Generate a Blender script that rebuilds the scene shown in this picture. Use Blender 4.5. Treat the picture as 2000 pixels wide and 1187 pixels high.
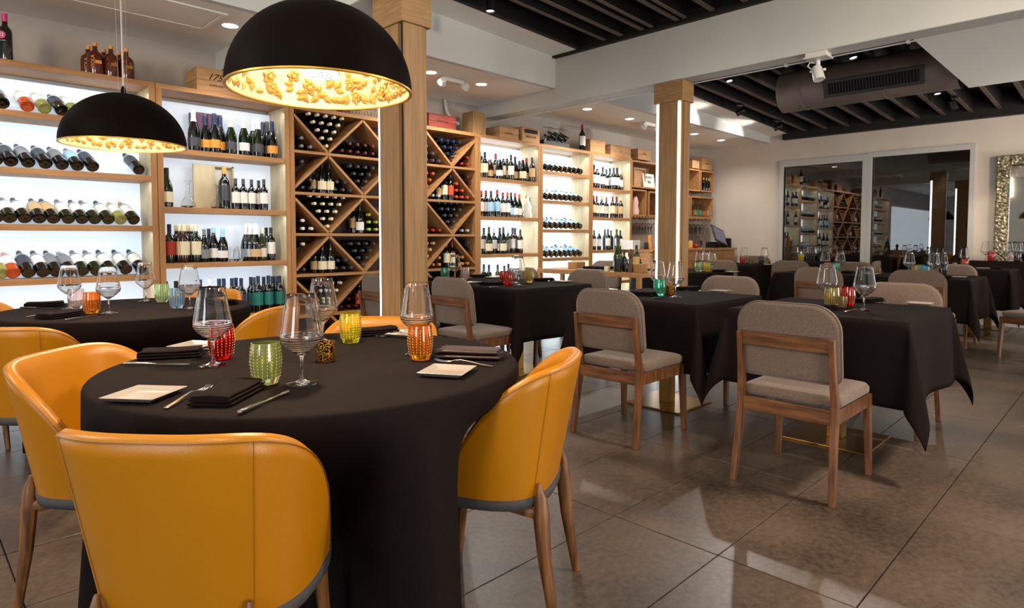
import bpy, bmesh, math, random
from math import sin, cos, pi, radians as R, hypot
from mathutils import Vector, Matrix, Euler
random.seed(7)
for o in list(bpy.data.objects): bpy.data.objects.remove(o)
col = bpy.context.scene.collection
sc = bpy.context.scene

# ---------------------------------------------------------------- camera (photo 2000x1187)
F, CX, CY = 1222., 1000., 524.
YAW, PIT, H = R(44.85), R(-2.73), 1.145
cf = Vector((cos(PIT)*sin(YAW), cos(PIT)*cos(YAW), sin(PIT)))
cr = Vector((cos(YAW), -sin(YAW), 0)); cu = cr.cross(cf)
CAM = Vector((0, 0, H))
cam = bpy.data.cameras.new('camera'); co = bpy.data.objects.new('camera', cam); col.objects.link(co)
cam.sensor_width = 36; cam.lens = 36*F/2000; cam.clip_start = .02; cam.clip_end = 100
cam.shift_x = 0; cam.shift_y = -(593.5-CY)/2000
m = Matrix((cr, cu, -cf)).transposed().to_4x4(); m.translation = CAM; co.matrix_world = m
sc.camera = co
def ray(x, y): return cf + cr*((x-CX)/F) - cu*((y-CY)/F)
def onz(x, y, z=0.): d = ray(x, y); return CAM + d*((z-H)/d.z)
def ony(x, y, Y=5.2): d = ray(x, y); return CAM + d*(Y/d.y)
def onx(x, y, X): d = ray(x, y); return CAM + d*(X/d.x)

sc.view_settings.view_transform = 'Standard'; sc.view_settings.look = 'None'
sc.view_settings.exposure = 0.5; sc.view_settings.gamma = 1; sc.view_settings.use_curve_mapping = False
cy = sc.cycles
cy.use_denoising = True; cy.max_bounces = 9; cy.diffuse_bounces = 5; cy.glossy_bounces = 4
cy.transmission_bounces = 9; cy.transparent_max_bounces = 8; cy.sample_clamp_indirect = 4; cy.sample_clamp_direct = 0
cy.caustics_reflective = False; cy.caustics_refractive = True; cy.blur_glossy = .5
w = bpy.data.worlds.new('night'); sc.world = w; w.use_nodes = True
w.node_tree.nodes['Background'].inputs[0].default_value = (.02, .025, .04, 1)
w.node_tree.nodes['Background'].inputs[1].default_value = .4

def light(name, kind, loc, power, color, target=None, size=.1, spot=60, blend=.5, sy=None):
    l = bpy.data.lights.new(name, kind); l.energy = power; l.color = color
    if kind == 'AREA':
        l.size = size
        if sy: l.shape = 'RECTANGLE'; l.size_y = sy
    else: l.shadow_soft_size = size
    if kind == 'SPOT': l.spot_size = R(spot); l.spot_blend = blend
    o = bpy.data.objects.new(name, l); col.objects.link(o); o.location = loc
    if target is not None:
        o.rotation_euler = (Vector(target)-Vector(loc)).to_track_quat('-Z', 'Y').to_euler()
    return o
WARM, NEUT, COOL = (1, .82, .64), (1, .95, .89), (.72, .86, 1)
# cool left and neutral rear fills added out of view, warm ceiling lamps
light('left_fill_light', 'AREA', (-7.3, -.4, 1.6), 230, COOL, (2.5, 2.6, 1.3), 3.2, sy=2.4)
light('front_fill_light', 'AREA', (4.6, -2.9, 1.5), 22, NEUT, (4.6, 3, 1.7), 7.0, sy=2.2)
light('overhead_lamp_fill', 'AREA', (-.6, .2, 2.85), 30, WARM, (.9, 1.5, .6), .5)
light('overhead_lamp_fill', 'AREA', (-1.6, 2.9, 2.6), 40, WARM, (2.0, 3.0, 1.3), .6)  # added fill that brightens the left faces of the columns
light('overhead_lamp_fill', 'AREA', (3.4, -.5, 2.9), 80, WARM, (3.0, 1.0, .3), .4)
# upward fills added beyond the frame to brighten the ceiling
light('ceiling_fill_light', 'AREA', (1.0, -2.4, .6), 50, NEUT, (3.5, 4.5, 2.7), 1.2)
light('ceiling_fill_light', 'AREA', (8.2, -2.4, .6), 60, NEUT, (8.0, 4.0, 2.8), 1.2)
light('overhead_lamp_fill', 'AREA', (8.0, -.9, 2.3), 42, WARM, (10.2, 3.2, 1.5), .4)  # added fill aimed at the right wall to brighten it
# track spots
for loc, tgt, p, c in (((3.46, 3.65, 2.85), (3.7, 1.8, 0), 45, NEUT), ((6.43, 3.0, 2.72), (3.6, 1.6, 0), 42, NEUT), ((6.42, 1.8, 2.72), (4.0, .9, .2), 26, NEUT),
                       ((8.24, 1.77, 2.66), (7.2, 1.2, .3), 50, NEUT), ((9.16, 1.7, 2.62), (9.8, 1.0, .5), 35, WARM), ((7.9, 3.7, 2.66), (7.5, 4.5, 2.6), 25, NEUT), ((9.1, 3.7, 2.62), (8.9, 4.5, 2.6), 22, NEUT)):
    light('track_spot_light', 'SPOT', loc, p, c, tgt, .03, 74, .4)
# niche downlights
DL = [1.82, 3.65, 4.29, 6.0, 6.88, 8.55, 9.39, .1]
for X in DL:
    light('downlight_light', 'SPOT', (X, 4.75, 2.66), (28 if X > 8 else 38) if X > 3 else 28, (1, .93, .85), (X, 4.75, 0), .04, 150 if X > 3 else 120, .7)

# ---------------------------------------------------------------- materials
def lin(h):
    if isinstance(h, str):
        h = h.lstrip('#'); h = [int(h[i:i+2], 16)/255 for i in (0, 2, 4)]
        return tuple(c/12.92 if c < .04045 else ((c+.055)/1.055)**2.4 for c in h)+(1,)
    return tuple(h)+(1,)
def mat(name, c, rough=.6, metal=0., c2=None, scale=8., stretch=(1, 1, 1), bump=0., bscale=None, emis=None, es=0., trans=0., ior=1.45, coat=0., sheen=0., spec=None, coords='Object', detail=4, ramp=(.35, .65)):
    m = bpy.data.materials.new(name); m.use_nodes = True; nt = m.node_tree; b = nt.nodes['Principled BSDF']
    I = b.inputs
    I['Base Color'].default_value = lin(c); I['Roughness'].default_value = rough; I['Metallic'].default_value = metal
    if trans: I['Transmission Weight'].default_value = trans
    I['IOR'].default_value = ior
    if coat: I['Coat Weight'].default_value = coat; I['Coat Roughness'].default_value = .1
    if sheen: I['Sheen Weight'].default_value = sheen
    if spec is not None: I['Specular IOR Level'].default_value = spec
    if emis: I['Emission Color'].default_value = lin(emis); I['Emission Strength'].default_value = es
    if c2 or bump:
        tc = nt.nodes.new('ShaderNodeTexCoord'); mp = nt.nodes.new('ShaderNodeMapping'); mp.inputs['Scale'].default_value = stretch
        nt.links.new(tc.outputs[coords], mp.inputs[0])
    if c2:
        n = nt.nodes.new('ShaderNodeTexNoise'); n.inputs['Scale'].default_value = scale; n.inputs['Detail'].default_value = detail
        nt.links.new(mp.outputs[0], n.inputs['Vector'])
        r = nt.nodes.new('ShaderNodeValToRGB'); r.color_ramp.elements[0].color = lin(c); r.color_ramp.elements[1].color = lin(c2)
        r.color_ramp.elements[0].position, r.color_ramp.elements[1].position = ramp
        nt.links.new(n.outputs['Fac'], r.inputs[0]); nt.links.new(r.outputs[0], I['Base Color'])
    if bump:
        n2 = nt.nodes.new('ShaderNodeTexNoise'); n2.inputs['Scale'].default_value = bscale or scale*4; n2.inputs['Detail'].default_value = 3
        nt.links.new(mp.outputs[0], n2.inputs['Vector'])
        bp = nt.nodes.new('ShaderNodeBump'); bp.inputs['Strength'].default_value = bump; bp.inputs['Distance'].default_value = .005
        nt.links.new(n2.outputs['Fac'], bp.inputs['Height']); nt.links.new(bp.outputs[0], I['Normal'])
    return m
M = {}
M['tile'] = mat('tile', '#4b423c', .33, c2='#6a5d54', scale=3.5, bump=.25, bscale=60, detail=8, coords='Generated')
def tile_mat():
    m = bpy.data.materials.new('stone_tile'); m.use_nodes = True; nt = m.node_tree; b = nt.nodes['Principled BSDF']; L = nt.links
    g = nt.nodes.new('ShaderNodeNewGeometry')
    def noise(sc, det, rg=.5):
        n = nt.nodes.new('ShaderNodeTexNoise'); n.inputs['Scale'].default_value = sc; n.inputs['Detail'].default_value = det; n.inputs['Roughness'].default_value = rg
        L.new(g.outputs['Position'], n.inputs['Vector']); return n
    a = noise(1.7, 4); c = noise(38, 6, .7)
    mx = nt.nodes.new('ShaderNodeMath'); mx.operation = 'MULTIPLY_ADD'; mx.inputs[1].default_value = .45; L.new(c.outputs['Fac'], mx.inputs[0])
    m2 = nt.nodes.new('ShaderNodeMath'); m2.operation = 'MULTIPLY'; m2.inputs[1].default_value = .55; L.new(a.outputs['Fac'], m2.inputs[0]); L.new(m2.outputs[0], mx.inputs[2])
    r = nt.nodes.new('ShaderNodeValToRGB'); e = r.color_ramp.elements; e[0].position = .38; e[0].color = lin('#372d26'); e[1].position = .62; e[1].color = lin('#65564a')
    L.new(mx.outputs[0], r.inputs[0]); L.new(r.outputs[0], b.inputs['Base Color'])
    b.inputs['Roughness'].default_value = .34; b.inputs['Specular IOR Level'].default_value = .55
    return m
M['tile'] = tile_mat()
M['grout'] = mat('grout', '#1c1714', .9)
M['wall'] = mat('wall_paint', '#c9beb2', .9, c2='#cec4b9', scale=3, bump=.05, bscale=200)
M['wallback'] = mat('wall_paint_grey', '#aca39b', .9, bump=.05, bscale=200)
M['ceil'] = mat('ceiling_paint', '#eae8e2', .85, bump=.04, bscale=150)
M['beam'] = mat('beam_paint', '#bfc0ba', .6, c2='#c6c6c0', scale=2, bump=.1, bscale=90)
M['fascia'] = mat('fascia_paint', '#c3c5c3', .45)
M['black'] = mat('black_ceiling_paint', '#0c0a09', .7, c2='#120f0d', scale=4)
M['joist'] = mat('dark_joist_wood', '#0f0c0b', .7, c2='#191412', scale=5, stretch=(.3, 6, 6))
M['joistedge'] = mat('lit_joist_edge', '#4a3e37', .75, c2='#63564e', scale=6, stretch=(.3, 4, 4))  # paler brown puts the light caught on joist bottoms into the colour
M['duct'] = mat('dusty_metal_duct', '#77695f', .5, .3, c2='#8a7b71', scale=3)
M['ductblack'] = mat('grille_metal', '#3c3836', .5, .3)
M['void'] = mat('dark_opening', '#050505', .9)
M['oak'] = mat('oak_veneer', '#9c6e40', .5, c2='#b0804e', scale=4, stretch=(8, 8, .8), bump=.06, bscale=40)
M['oakh'] = mat('oak_shelf', '#9c6e40', .5, c2='#b28251', scale=4, stretch=(.8, 8, 8), bump=.06, bscale=40)
M['oaklight'] = mat('light_oak_panel', '#b8a684', .55, c2='#c6b591', scale=4, stretch=(6, 6, .8))
M['column'] = mat('column_oak', '#856440', .5, c2='#997750', scale=5, stretch=(14, 14, .6), bump=.08, bscale=50)
M['cap'] = mat('column_cap_oak', '#886740', .5, c2='#9d7a50', scale=5, stretch=(1, 1, 14), bump=.08, bscale=50)
M['ashrail'] = mat('brown_ash_rail', '#4a2c15', .45, c2='#704728', scale=6, stretch=(9, .9, 9), bump=.08, bscale=60)
M['walnut'] = mat('walnut_leg', '#503016', .42, c2='#86592f', scale=6, stretch=(9, 9, .9), bump=.06, bscale=50)
M['ashleg'] = mat('brown_ash_leg', '#4a2c15', .45, c2='#704728', scale=6, stretch=(9, 9, .9), bump=.08, bscale=60)
M['yellow'] = mat('mustard_leather', '#a86b05', .34, c2='#ae7107', scale=2, bump=.12, bscale=420, coords='Object')
M['yseam'] = mat('leather_seam', '#8a5806', .5)
M['greyfab'] = mat('grey_seat_fabric', '#3f3d3e', .9)
M['beige'] = mat('beige_fabric', '#5e4e42', .95, c2='#6b5a4c', scale=120, bump=.25, bscale=420, sheen=.2)
M['beige2'] = mat('beige_fabric_piping', '#6f5e4f', .9)
M['cloth'] = mat('black_tablecloth', '#150f0e', .85, c2='#1a1413', scale=300, bump=.12, bscale=500, spec=.08)
M['napkin'] = mat('dark_napkin', '#140c0a', .85, bump=.12, bscale=400, spec=.1)
M['napkin2'] = mat('brown_satin_napkin', '#2c1712', .45, bump=.1, bscale=300)
M['white'] = mat('white_porcelain', '#988f86', .2, coat=.4)
M['steel'] = mat('polished_steel', '#c9c2bc', .14, 1.)
M['brass'] = mat('brass_plate', '#8a6a34', .3, 1.)
M['glass'] = mat('clear_glass', (1, 1, 1), .0, trans=1, ior=1.48)
def tint(n, c, rough=.03): return mat(n, c, rough, trans=.9, ior=1.42, coat=.2)
M['gred'] = tint('red_glass', '#e01a12'); M['gorange'] = tint('orange_glass', '#ffa41c'); M['gyellow'] = tint('yellow_glass', '#fff02a')
M['ggreen'] = tint('pale_green_glass', '#e6ec9c'); M['gteal'] = tint('teal_glass', '#6ae0c4'); M['gblue'] = tint('blue_glass', '#b4d8f8'); M['gpink'] = tint('pale_pink_glass', '#f8e6ea')
M['gamber'] = tint('amber_glass', '#e4d27a'); M['gnavy'] = tint('navy_glass', '#1b2444'); M['gturq'] = tint('turquoise_glass', '#52d0ee'); M['gsage'] = tint('sage_glass', '#cdeec0')
M['bead'] = mat('pale_bead_glass', '#e6d9a8', .1, coat=.5)
def speckle(name, a, b, scale=90, metal=.6):
    m = mat(name, a, .25, metal, c2=b, scale=scale, detail=2, ramp=(.5, .56), bump=.4, bscale=scale); return m
M['votive'] = speckle('gold_speckled_glass', '#1c1206', '#d09028', scale=230)
M['votive2'] = mat('smoked_gold_glass', '#8c7750', .2, .5)
M['domeout'] = mat('matte_black_dome', '#0a0504', .6, spec=.04)
M['goldleaf'] = mat('gold_relief', '#d2a252', .42, .25)
M['gold'] = mat('gold_leaf', '#e2c391', .5, .15, c2='#ecd5ac', scale=6)
M['goldr'] = mat('gold_rim', '#d9a035', .3, .7)
M['cord'] = mat('clear_cord', '#b5b0a8', .4)
M['led'] = mat('led_strip', '#ffffff', .5, emis=(.86, .94, 1), es=6)
M['dl'] = mat('downlight_lens', '#ffffff', .5, emis=(1, .93, .82), es=7)
M['disc'] = mat('diffuser_disc', '#ffffff', .5, emis=(1, .93, .8), es=2.2)
M['panel1'] = mat('backlit_panel', '#dfe8f0', .6, emis=(.68, .85, 1), es=.36)
M['panel2'] = mat('backlit_panel_soft', '#c9d0d8', .6, emis=(.78, .88, 1), es=.26)
M['panel3'] = mat('backlit_panel_bright', '#e6f0f6', .6, emis=(.74, .90, 1), es=2.5)
M['panelwin'] = mat('curtained_window', '#c8d0d4', .7, emis=(.82, .92, 1), es=1.3)
M['panel4'] = mat('grey_back_panel', '#8d8580', .8)
M['rackback'] = mat('dark_back_panel', '#4c4340', .8)
M['pole'] = mat('white_pole', '#d8d5cf', .5)
M['btl'] = mat('dark_bottle_glass', '#070b0a', .08, ior=1.5, coat=.6)
M['btlg'] = mat('green_bottle_glass', '#0e1a08', .08, coat=.6)
M['btlb'] = mat('brown_bottle_glass', '#2a1206', .08, coat=.6)
M['btlw'] = mat('white_wine_glass', '#a9a85e', .06, trans=.5, coat=.4)
M['btlr'] = mat('rose_wine_glass', '#d85a22', .06, trans=.5, coat=.4)
M['btlgg'] = mat('olive_bottle_glass', '#3c4a10', .06, trans=.5, coat=.3)
M['btla'] = mat('amber_liquor', '#5a2410', .08, trans=.2, coat=.4)
for k, c in dict(white='#e4e1da', cream='#e2d6b4', orange='#d99136', red='#a2241c', teal='#1f7068', black='#101012', blue='#152644', gold='#c8a24a', silver='#b8bcc2', grey='#7b7b80', green='#a6bd2c', pink='#c93a7a', tan='#c8a878', skyblue='#9cc6e0', darkred='#5a1a1c', orangered='#c94a1e', mid='#3c3f48', lightcap='#d9d4c2', purple='#563047').items():
    M['l_'+k] = mat('paint_'+k, c, .45)
M['crate'] = mat('pine_crate', '#a67c50', .7, c2='#bb9268', scale=4, stretch=(1, 1, 8), bump=.1, bscale=40)
M['cratered'] = mat('red_wood_box', '#6e2418', .45, c2='#8a3423', scale=4, stretch=(1, 1, 8))
M['post'] = mat('rough_timber', '#7f613d', .8, c2='#987a50', scale=5, stretch=(8, 8, .8), bump=.2, bscale=40)
M['ink'] = mat('black_ink', '#1b1512', .8)
M['inkbrown'] = mat('brown_ink', '#5b3a26', .8)
M['white_paint'] = mat('white_window_frame', '#b9b6b1', .5)
M['plastic'] = mat('white_plastic', '#cfccc6', .4)
M['darkplastic'] = mat('dark_plastic', '#17171a', .35)
M['screen'] = mat('dim_screen', '#20202a', .2, emis=(.2, .2, .3), es=.25)
M['foliage'] = mat('night_foliage', '#1d1c10', .9, c2='#2b2612', scale=3, bump=.8, bscale=9)
M['mirror'] = mat('mirror_glass', '#d6d2ca', .03, 1.)
M['mosaic'] = mat('hammered_gold_frame', '#6f6653', .35, .7, c2='#c0b594', scale=38, detail=1, ramp=(.45, .6))
def pane_mat():
    m = bpy.data.materials.new('window_glass'); m.use_nodes = True; nt = m.node_tree
    nt.nodes.remove(nt.nodes['Principled BSDF']); out = nt.nodes['Material Output']
    t = nt.nodes.new('ShaderNodeBsdfTransparent'); t.inputs[0].default_value = (.75, .75, .75, 1)
    g = nt.nodes.new('ShaderNodeBsdfGlossy'); g.inputs['Roughness'].default_value = 0.0
    f = nt.nodes.new('ShaderNodeFresnel'); f.inputs[0].default_value = 2.1
    x = nt.nodes.new('ShaderNodeMixShader'); nt.links.new(f.outputs[0], x.inputs[0]); nt.links.new(t.outputs[0], x.inputs[1]); nt.links.new(g.outputs[0], x.inputs[2]); nt.links.new(x.outputs[0], out.inputs[0])
    return m
M['pane'] = pane_mat()

# ---------------------------------------------------------------- mesh helpers
class MB:
    def __init__(s): s.v = []; s.f = []; s.mi = []; s.cur = 0
    def _add(s, vs, fs):
        b = len(s.v); s.v += [tuple(v) for v in vs]
        for f in fs: s.f.append(tuple(i+b for i in f)); s.mi.append(s.cur)
        return s
    def bx(s, x0, x1, y0, y1, z0, z1):
        return s._add([(x, y, z) for z in (z0, z1) for y in (y0, y1) for x in (x0, x1)],
                      [(0, 2, 3, 1), (4, 5, 7, 6), (0, 1, 5, 4), (2, 6, 7, 3), (0, 4, 6, 2), (1, 3, 7, 5)])
    def hexa(s, p):  # 8 points: bottom 4 ccw, top 4 ccw
        return s._add(p, [(3, 2, 1, 0), (4, 5, 6, 7), (0, 1, 5, 4), (1, 2, 6, 5), (2, 3, 7, 6), (3, 0, 4, 7)])
    def lathe(s, prof, n=16, c=(0, 0, 0), fn=None, a0=0, a1=2*pi):
        full = abs(a1-a0-2*pi) < 1e-6; N = n if full else n+1; vs = []
        for j, (r, z) in enumerate(prof):
            for i in range(N):
                a = a0+(a1-a0)*i/n; rr = r if fn is None else fn(r, z, a, j)
                vs.append((c[0]+rr*cos(a), c[1]+rr*sin(a), c[2]+z))
        fs = []
        for j in range(len(prof)-1):
            for i in range(n):
                k = (i+1) % N; fs.append((j*N+i, j*N+k, (j+1)*N+k, (j+1)*N+i))
        return s._add(vs, fs)
    def tube(s, pts, rad, n=8, cap=True, sx=1., sy=1.):
        pts = [Vector(p) for p in pts]; rad = rad if isinstance(rad, (list, tuple)) else [rad]*len(pts)
        vs = []; up = Vector((0, 0, 1)); prev = None
        for i, p in enumerate(pts):
            d = (pts[min(i+1, len(pts)-1)]-pts[max(i-1, 0)]).normalized()
            if prev is None:
                a = d.cross(up if abs(d.z) < .9 else Vector((1, 0, 0))).normalized()
            else: a = (prev-d*prev.dot(d)).normalized()
            b = d.cross(a); prev = a
            for k in range(n):
                t = 2*pi*k/n; vs.append(p+a*(cos(t)*rad[i]*sx)+b*(sin(t)*rad[i]*sy))
        fs = [(i*n+k, i*n+(k+1) % n, (i+1)*n+(k+1) % n, (i+1)*n+k) for i in range(len(pts)-1) for k in range(n)]
        if cap: fs += [tuple(range(n))[::-1], tuple((len(pts)-1)*n+k for k in range(n))]
        return s._add(vs, fs)
    def grid(s, fn, nu, nv, cu=False, cv=False):
        U = nu if cu else nu+1; V = nv if cv else nv+1
        vs = [fn(i/nu, j/nv) for j in range(V) for i in range(U)]
        fs = [(j*U+i, j*U+(i+1) % U, ((j+1) % V)*U+(i+1) % U, ((j+1) % V)*U+i) for j in range(nv) for i in range(nu)]
        return s._add(vs, fs)
    def prism(s, poly, axis, a, b):  # poly 2d list extruded along axis index
        def P(p, t):
            q = [0, 0, 0]; o = [i for i in range(3) if i != axis]; q[o[0]], q[o[1]] = p; q[axis] = t; return tuple(q)
        n = len(poly)
        return s._add([P(p, a) for p in poly]+[P(p, b) for p in poly], [tuple(range(n)), tuple(range(2*n-1, n-1, -1))]+[(i, n+i, n+(i+1) % n, (i+1) % n) for i in range(n)])
    def build(s, name, m, parent=None, smooth=False, bevel=0., sub=0, solid=0., seg=1):
        me = bpy.data.meshes.new(name); me.from_pydata(s.v, [], s.f)
        ms = m if isinstance(m, (list, tuple)) else [m]
        for k in ms: me.materials.append(M[k] if isinstance(k, str) else k)
        if len(ms) > 1: me.polygons.foreach_set('material_index', s.mi)
        bm = bmesh.new(); bm.from_mesh(me); bmesh.ops.recalc_face_normals(bm, faces=bm.faces); bm.to_mesh(me); bm.free()
        if smooth:
            me.polygons.foreach_set('use_smooth', [True]*len(me.polygons))
            if smooth != 2:
                try: me.set_sharp_from_angle(angle=R(38))
                except Exception: pass
        o = bpy.data.objects.new(name, me); col.objects.link(o)
        if parent: o.parent = parent
        if solid: q = o.modifiers.new('s', 'SOLIDIFY'); q.thickness = solid; q.offset = 0
        if sub: q = o.modifiers.new('u', 'SUBSURF'); q.levels = sub; q.render_levels = sub
        if bevel: q = o.modifiers.new('b', 'BEVEL'); q.width = bevel; q.segments = seg+1; q.limit_method = 'ANGLE'
        return o
def tag(o, label, cat, group=None):
    o['label'] = label; o['category'] = cat
    if group: o['group'] = group
    return o
def thing(name, loc=(0, 0, 0), label='', cat='', group=None, rz=0):
    o = bpy.data.objects.new(name, None); col.objects.link(o); o.location = loc; o.rotation_euler = (0, 0, rz); o.empty_display_size = .05
    return tag(o, label, cat, group)
def struct(o): o['kind'] = 'structure'; return o
def copy_tree(o, parent=None):
    c = o.copy(); col.objects.link(c)
    if parent: c.parent = parent
    for ch in [x for x in KIDS(o)]: copy_tree(ch, c)
    return c
def KIDS(o): return list(o.children)
def place(proto, used, loc, rz=0, label=None, cat=None, group=None):
    """first use moves the prototype itself, later uses copy it"""
    o = proto if not used.get(proto.name) else copy_tree(proto)
    used[proto.name] = True
    o.location = loc; o.rotation_euler = (0, 0, rz)
    if label: o['label'] = label
    if cat: o['category'] = cat
    if group: o['group'] = group
    return o
USED = {}
ORD = ['first', 'second', 'third', 'fourth', 'fifth', 'sixth', 'seventh', 'eighth', 'ninth', 'tenth', 'eleventh', 'twelfth', 'thirteenth', 'fourteenth', 'fifteenth', 'sixteenth', 'seventeenth', 'eighteenth', 'nineteenth', 'twentieth']
def text(name, s, size, m, parent, loc, rot, ext=.0006, sx=1., shear=0.):
    c = bpy.data.curves.new(name, 'FONT'); c.body = s; c.size = size; c.extrude = ext; c.align_x = 'CENTER'; c.align_y = 'CENTER'; c.resolution_u = 2; c.shear = shear
    t = bpy.data.objects.new(name, c); col.objects.link(t); bpy.context.view_layer.update()
    me = bpy.data.meshes.new_from_object(t); bpy.data.objects.remove(t)
    me.materials.clear(); me.materials.append(M[m]); o = bpy.data.objects.new(name, me); col.objects.link(o); o.parent = parent
    o.location = loc; o.rotation_euler = rot; o.scale = (sx, 1, 1); return o
FRONTY = (pi/2, 0, 0)       # readable from -Y
FRONTX = (pi/2, 0, -pi/2)   # readable from -X

# ---------------------------------------------------------------- room
XR, YB, XL, YF = 10.27, 5.56, -7.5, -3.0
def zr(x): return 3.015-.04*(x-5)
fl = struct(MB().bx(XL-.1, XR+.1, YF-.1, YB+.1, -.06, -.009).build('floor', 'grout'))
tw, th = .914, .457; tm = None; tiles = []
for i in range(-3, 10):
    for j in range(-4, 12):
        x0 = 2.09+tw*i; y0 = .586+th*j
        if x0 > XR or y0 > YB or x0+tw < -.9 or y0+th < -1.6: continue
        if hypot(x0, y0) > 0 and (x0+tw/2)*cf.x+(y0+th/2)*cf.y < -.3: continue
        if tm is None:
            o = MB().bx(.0022, tw-.0022, .0022, th-.0022, -.009, 0).build('tile', 'tile', fl, bevel=.0012); tm = o
        else:
            o = tm.copy(); col.objects.link(o)
        if x0+tw > XR:
            o.scale.x = (XR-x0)/tw
        o.location = (x0, y0, random.uniform(-.0004, .0004))
struct(MB().bx(XL-.1, XR+.1, YB, YB+.1, 0, 3.3).build('wall_back', 'wallback'))
struct(MB().bx(XL-.1, XL, YF, YB, 0, 3.3).build('wall_left', 'wall'))
struct(MB().bx(XL, XR, YF-.1, YF, 0, 3.3).build('wall_front', 'wall'))
# right wall with two window openings
w3 = MB().bx(-6.9, -1.7, YB-.03, YB-.001, .3, 2.15).build('window_3', 'panelwin'); struct(w3)
W1 = (2.95, 4.10, .45, 2.29); W2 = (1.65, 2.82, .45, 2.33)
wr = MB()
wr.bx(XR, XR+.12, 4.10, YB, 0, 3.0).bx(XR, XR+.12, 1.65, 4.10, 2.33, 3.0).bx(XR, XR+.12, 1.65, 4.10, 0, .45).bx(XR, XR+.12, 2.82, 2.95, .45, 2.33).bx(XR, XR+.12, 2.95, 4.10, 2.29, 2.33).bx(XR, XR+.12, YF, 1.65, 0, 3.0)
struct(wr.build('wall_right', 'wall'))
def window(name, y0, y1, z0, z1, ft):
    o = bpy.data.objects.new(name, None); col.objects.link(o); o['kind'] = 'structure'; o.location = (XR, y0, z0)
    a = .065; W, Hh = y1-y0, z1-z0; g = MB()
    g.bx(-.03, .05, -a, 0, -a, Hh+ft).bx(-.03, .05, W, W+a, -a, Hh+ft).bx(-.03, .05, 0, W, Hh, Hh+ft).bx(-.03, .05, 0, W, -a, 0)
    g.build('window_frame', 'white_paint', o, bevel=.004)
    MB().bx(.02, .026, 0, W, 0, Hh).build('pane', 'pane', o)
    return o
window('window_1', 2.95, 4.10, .45, 2.29, .10); window('window_2', 1.65, 2.82, .45, 2.33, .075)
# dark garden behind the glass
g = MB()
def fol(u, v):
    y = -1+8*u; z = -.2+3.6*v
    return (XR+1.1+.25*sin(7*y+3*z)*cos(5*z)+.12*random.random(), y, z)
g.grid(fol, 60, 30); tag(g.build('hedge', 'foliage', smooth=True), 'dark hedge standing in the night behind the window panes', 'hedge')
# ceilings
struct(MB().bx(XL, XR, 4.345, YB, 2.701, 2.74).build('ceiling_niche', 'ceil'))
def sloped(x0, x1, y0, y1, dz, t, name, m):
    return MB().hexa([(x0, y0, zr(x0)+dz), (x1, y0, zr(x1)+dz), (x1, y1, zr(x1)+dz), (x0, y1, zr(x0)+dz), (x0, y0, zr(x0)+dz+t), (x1, y0, zr(x1)+dz+t), (x1, y1, zr(x1)+dz+t), (x0, y1, zr(x0)+dz+t)]).build(name, m)
struct(MB().hexa([(XL, 4.34, 2.70), (XR, 4.34, 2.70), (XR, 4.40, 2.70), (XL, 4.40, 2.70), (XL, 4.34, zr(XL)), (XR, 4.34, zr(XR)), (XR, 4.40, zr(XR)), (XL, 4.40, zr(XL))]).build('trim_fascia', 'fascia'))
struct(sloped(2.2, XR, 4.02, 4.40, 0, .22, 'trim_soffit_strip', 'ceil'))
struct(sloped(XL, XR, YF, 4.40, .22, .05, 'ceiling', 'black'))
struct(sloped(XL, 2.0, YF, 4.40, 0, .22, 'ceiling_left_bay', 'ceil'))
struct(MB().bx(5.15, 7.15, YF, 1.18, 2.54, 2.9).build('ceiling_dropped_panel', 'ceil', bevel=.004))
# beams
b2 = struct(MB().bx(4.953, 5.15, YF, YB, 2.54, 3.02).build('ceiling_beam', 'beam', bevel=.008))
b1 = struct(MB().bx(2.0, 2.25, YF, YB, 2.54, 3.12).build('ceiling_beam', 'beam', bevel=.008))
struct(MB().bx(4.90, 4.965, YF, 4.34, 3.0, 3.07).build('trim_ledger', 'joist'))
struct(MB().bx(10.16, XR, YF, 4.1, 2.72, 3.0).build('trim_ledger', 'joist'))
struct(MB().bx(4.86, 4.95, YF, 4.34, 3.06, 3.22).build('trim_ledger', 'black'))
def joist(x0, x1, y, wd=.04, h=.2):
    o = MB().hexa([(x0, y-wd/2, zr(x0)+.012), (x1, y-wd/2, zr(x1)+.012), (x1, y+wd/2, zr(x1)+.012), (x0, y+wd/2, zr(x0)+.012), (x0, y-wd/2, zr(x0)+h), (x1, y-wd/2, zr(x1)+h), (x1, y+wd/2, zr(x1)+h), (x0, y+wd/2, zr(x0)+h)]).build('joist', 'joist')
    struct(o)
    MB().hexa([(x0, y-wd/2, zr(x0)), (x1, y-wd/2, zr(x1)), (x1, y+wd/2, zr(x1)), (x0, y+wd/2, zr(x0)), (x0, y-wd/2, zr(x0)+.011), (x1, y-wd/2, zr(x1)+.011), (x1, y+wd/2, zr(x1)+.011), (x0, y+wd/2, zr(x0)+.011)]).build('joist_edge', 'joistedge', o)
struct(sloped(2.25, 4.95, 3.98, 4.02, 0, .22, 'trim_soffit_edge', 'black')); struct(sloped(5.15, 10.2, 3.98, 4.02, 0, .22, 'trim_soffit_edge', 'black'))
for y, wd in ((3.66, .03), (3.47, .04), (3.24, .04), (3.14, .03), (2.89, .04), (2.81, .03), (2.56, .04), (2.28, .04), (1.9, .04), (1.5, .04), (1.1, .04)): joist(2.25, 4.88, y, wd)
for k in range(18): joist(5.15, 10.17, 3.74-.3*k, .045)
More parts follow.
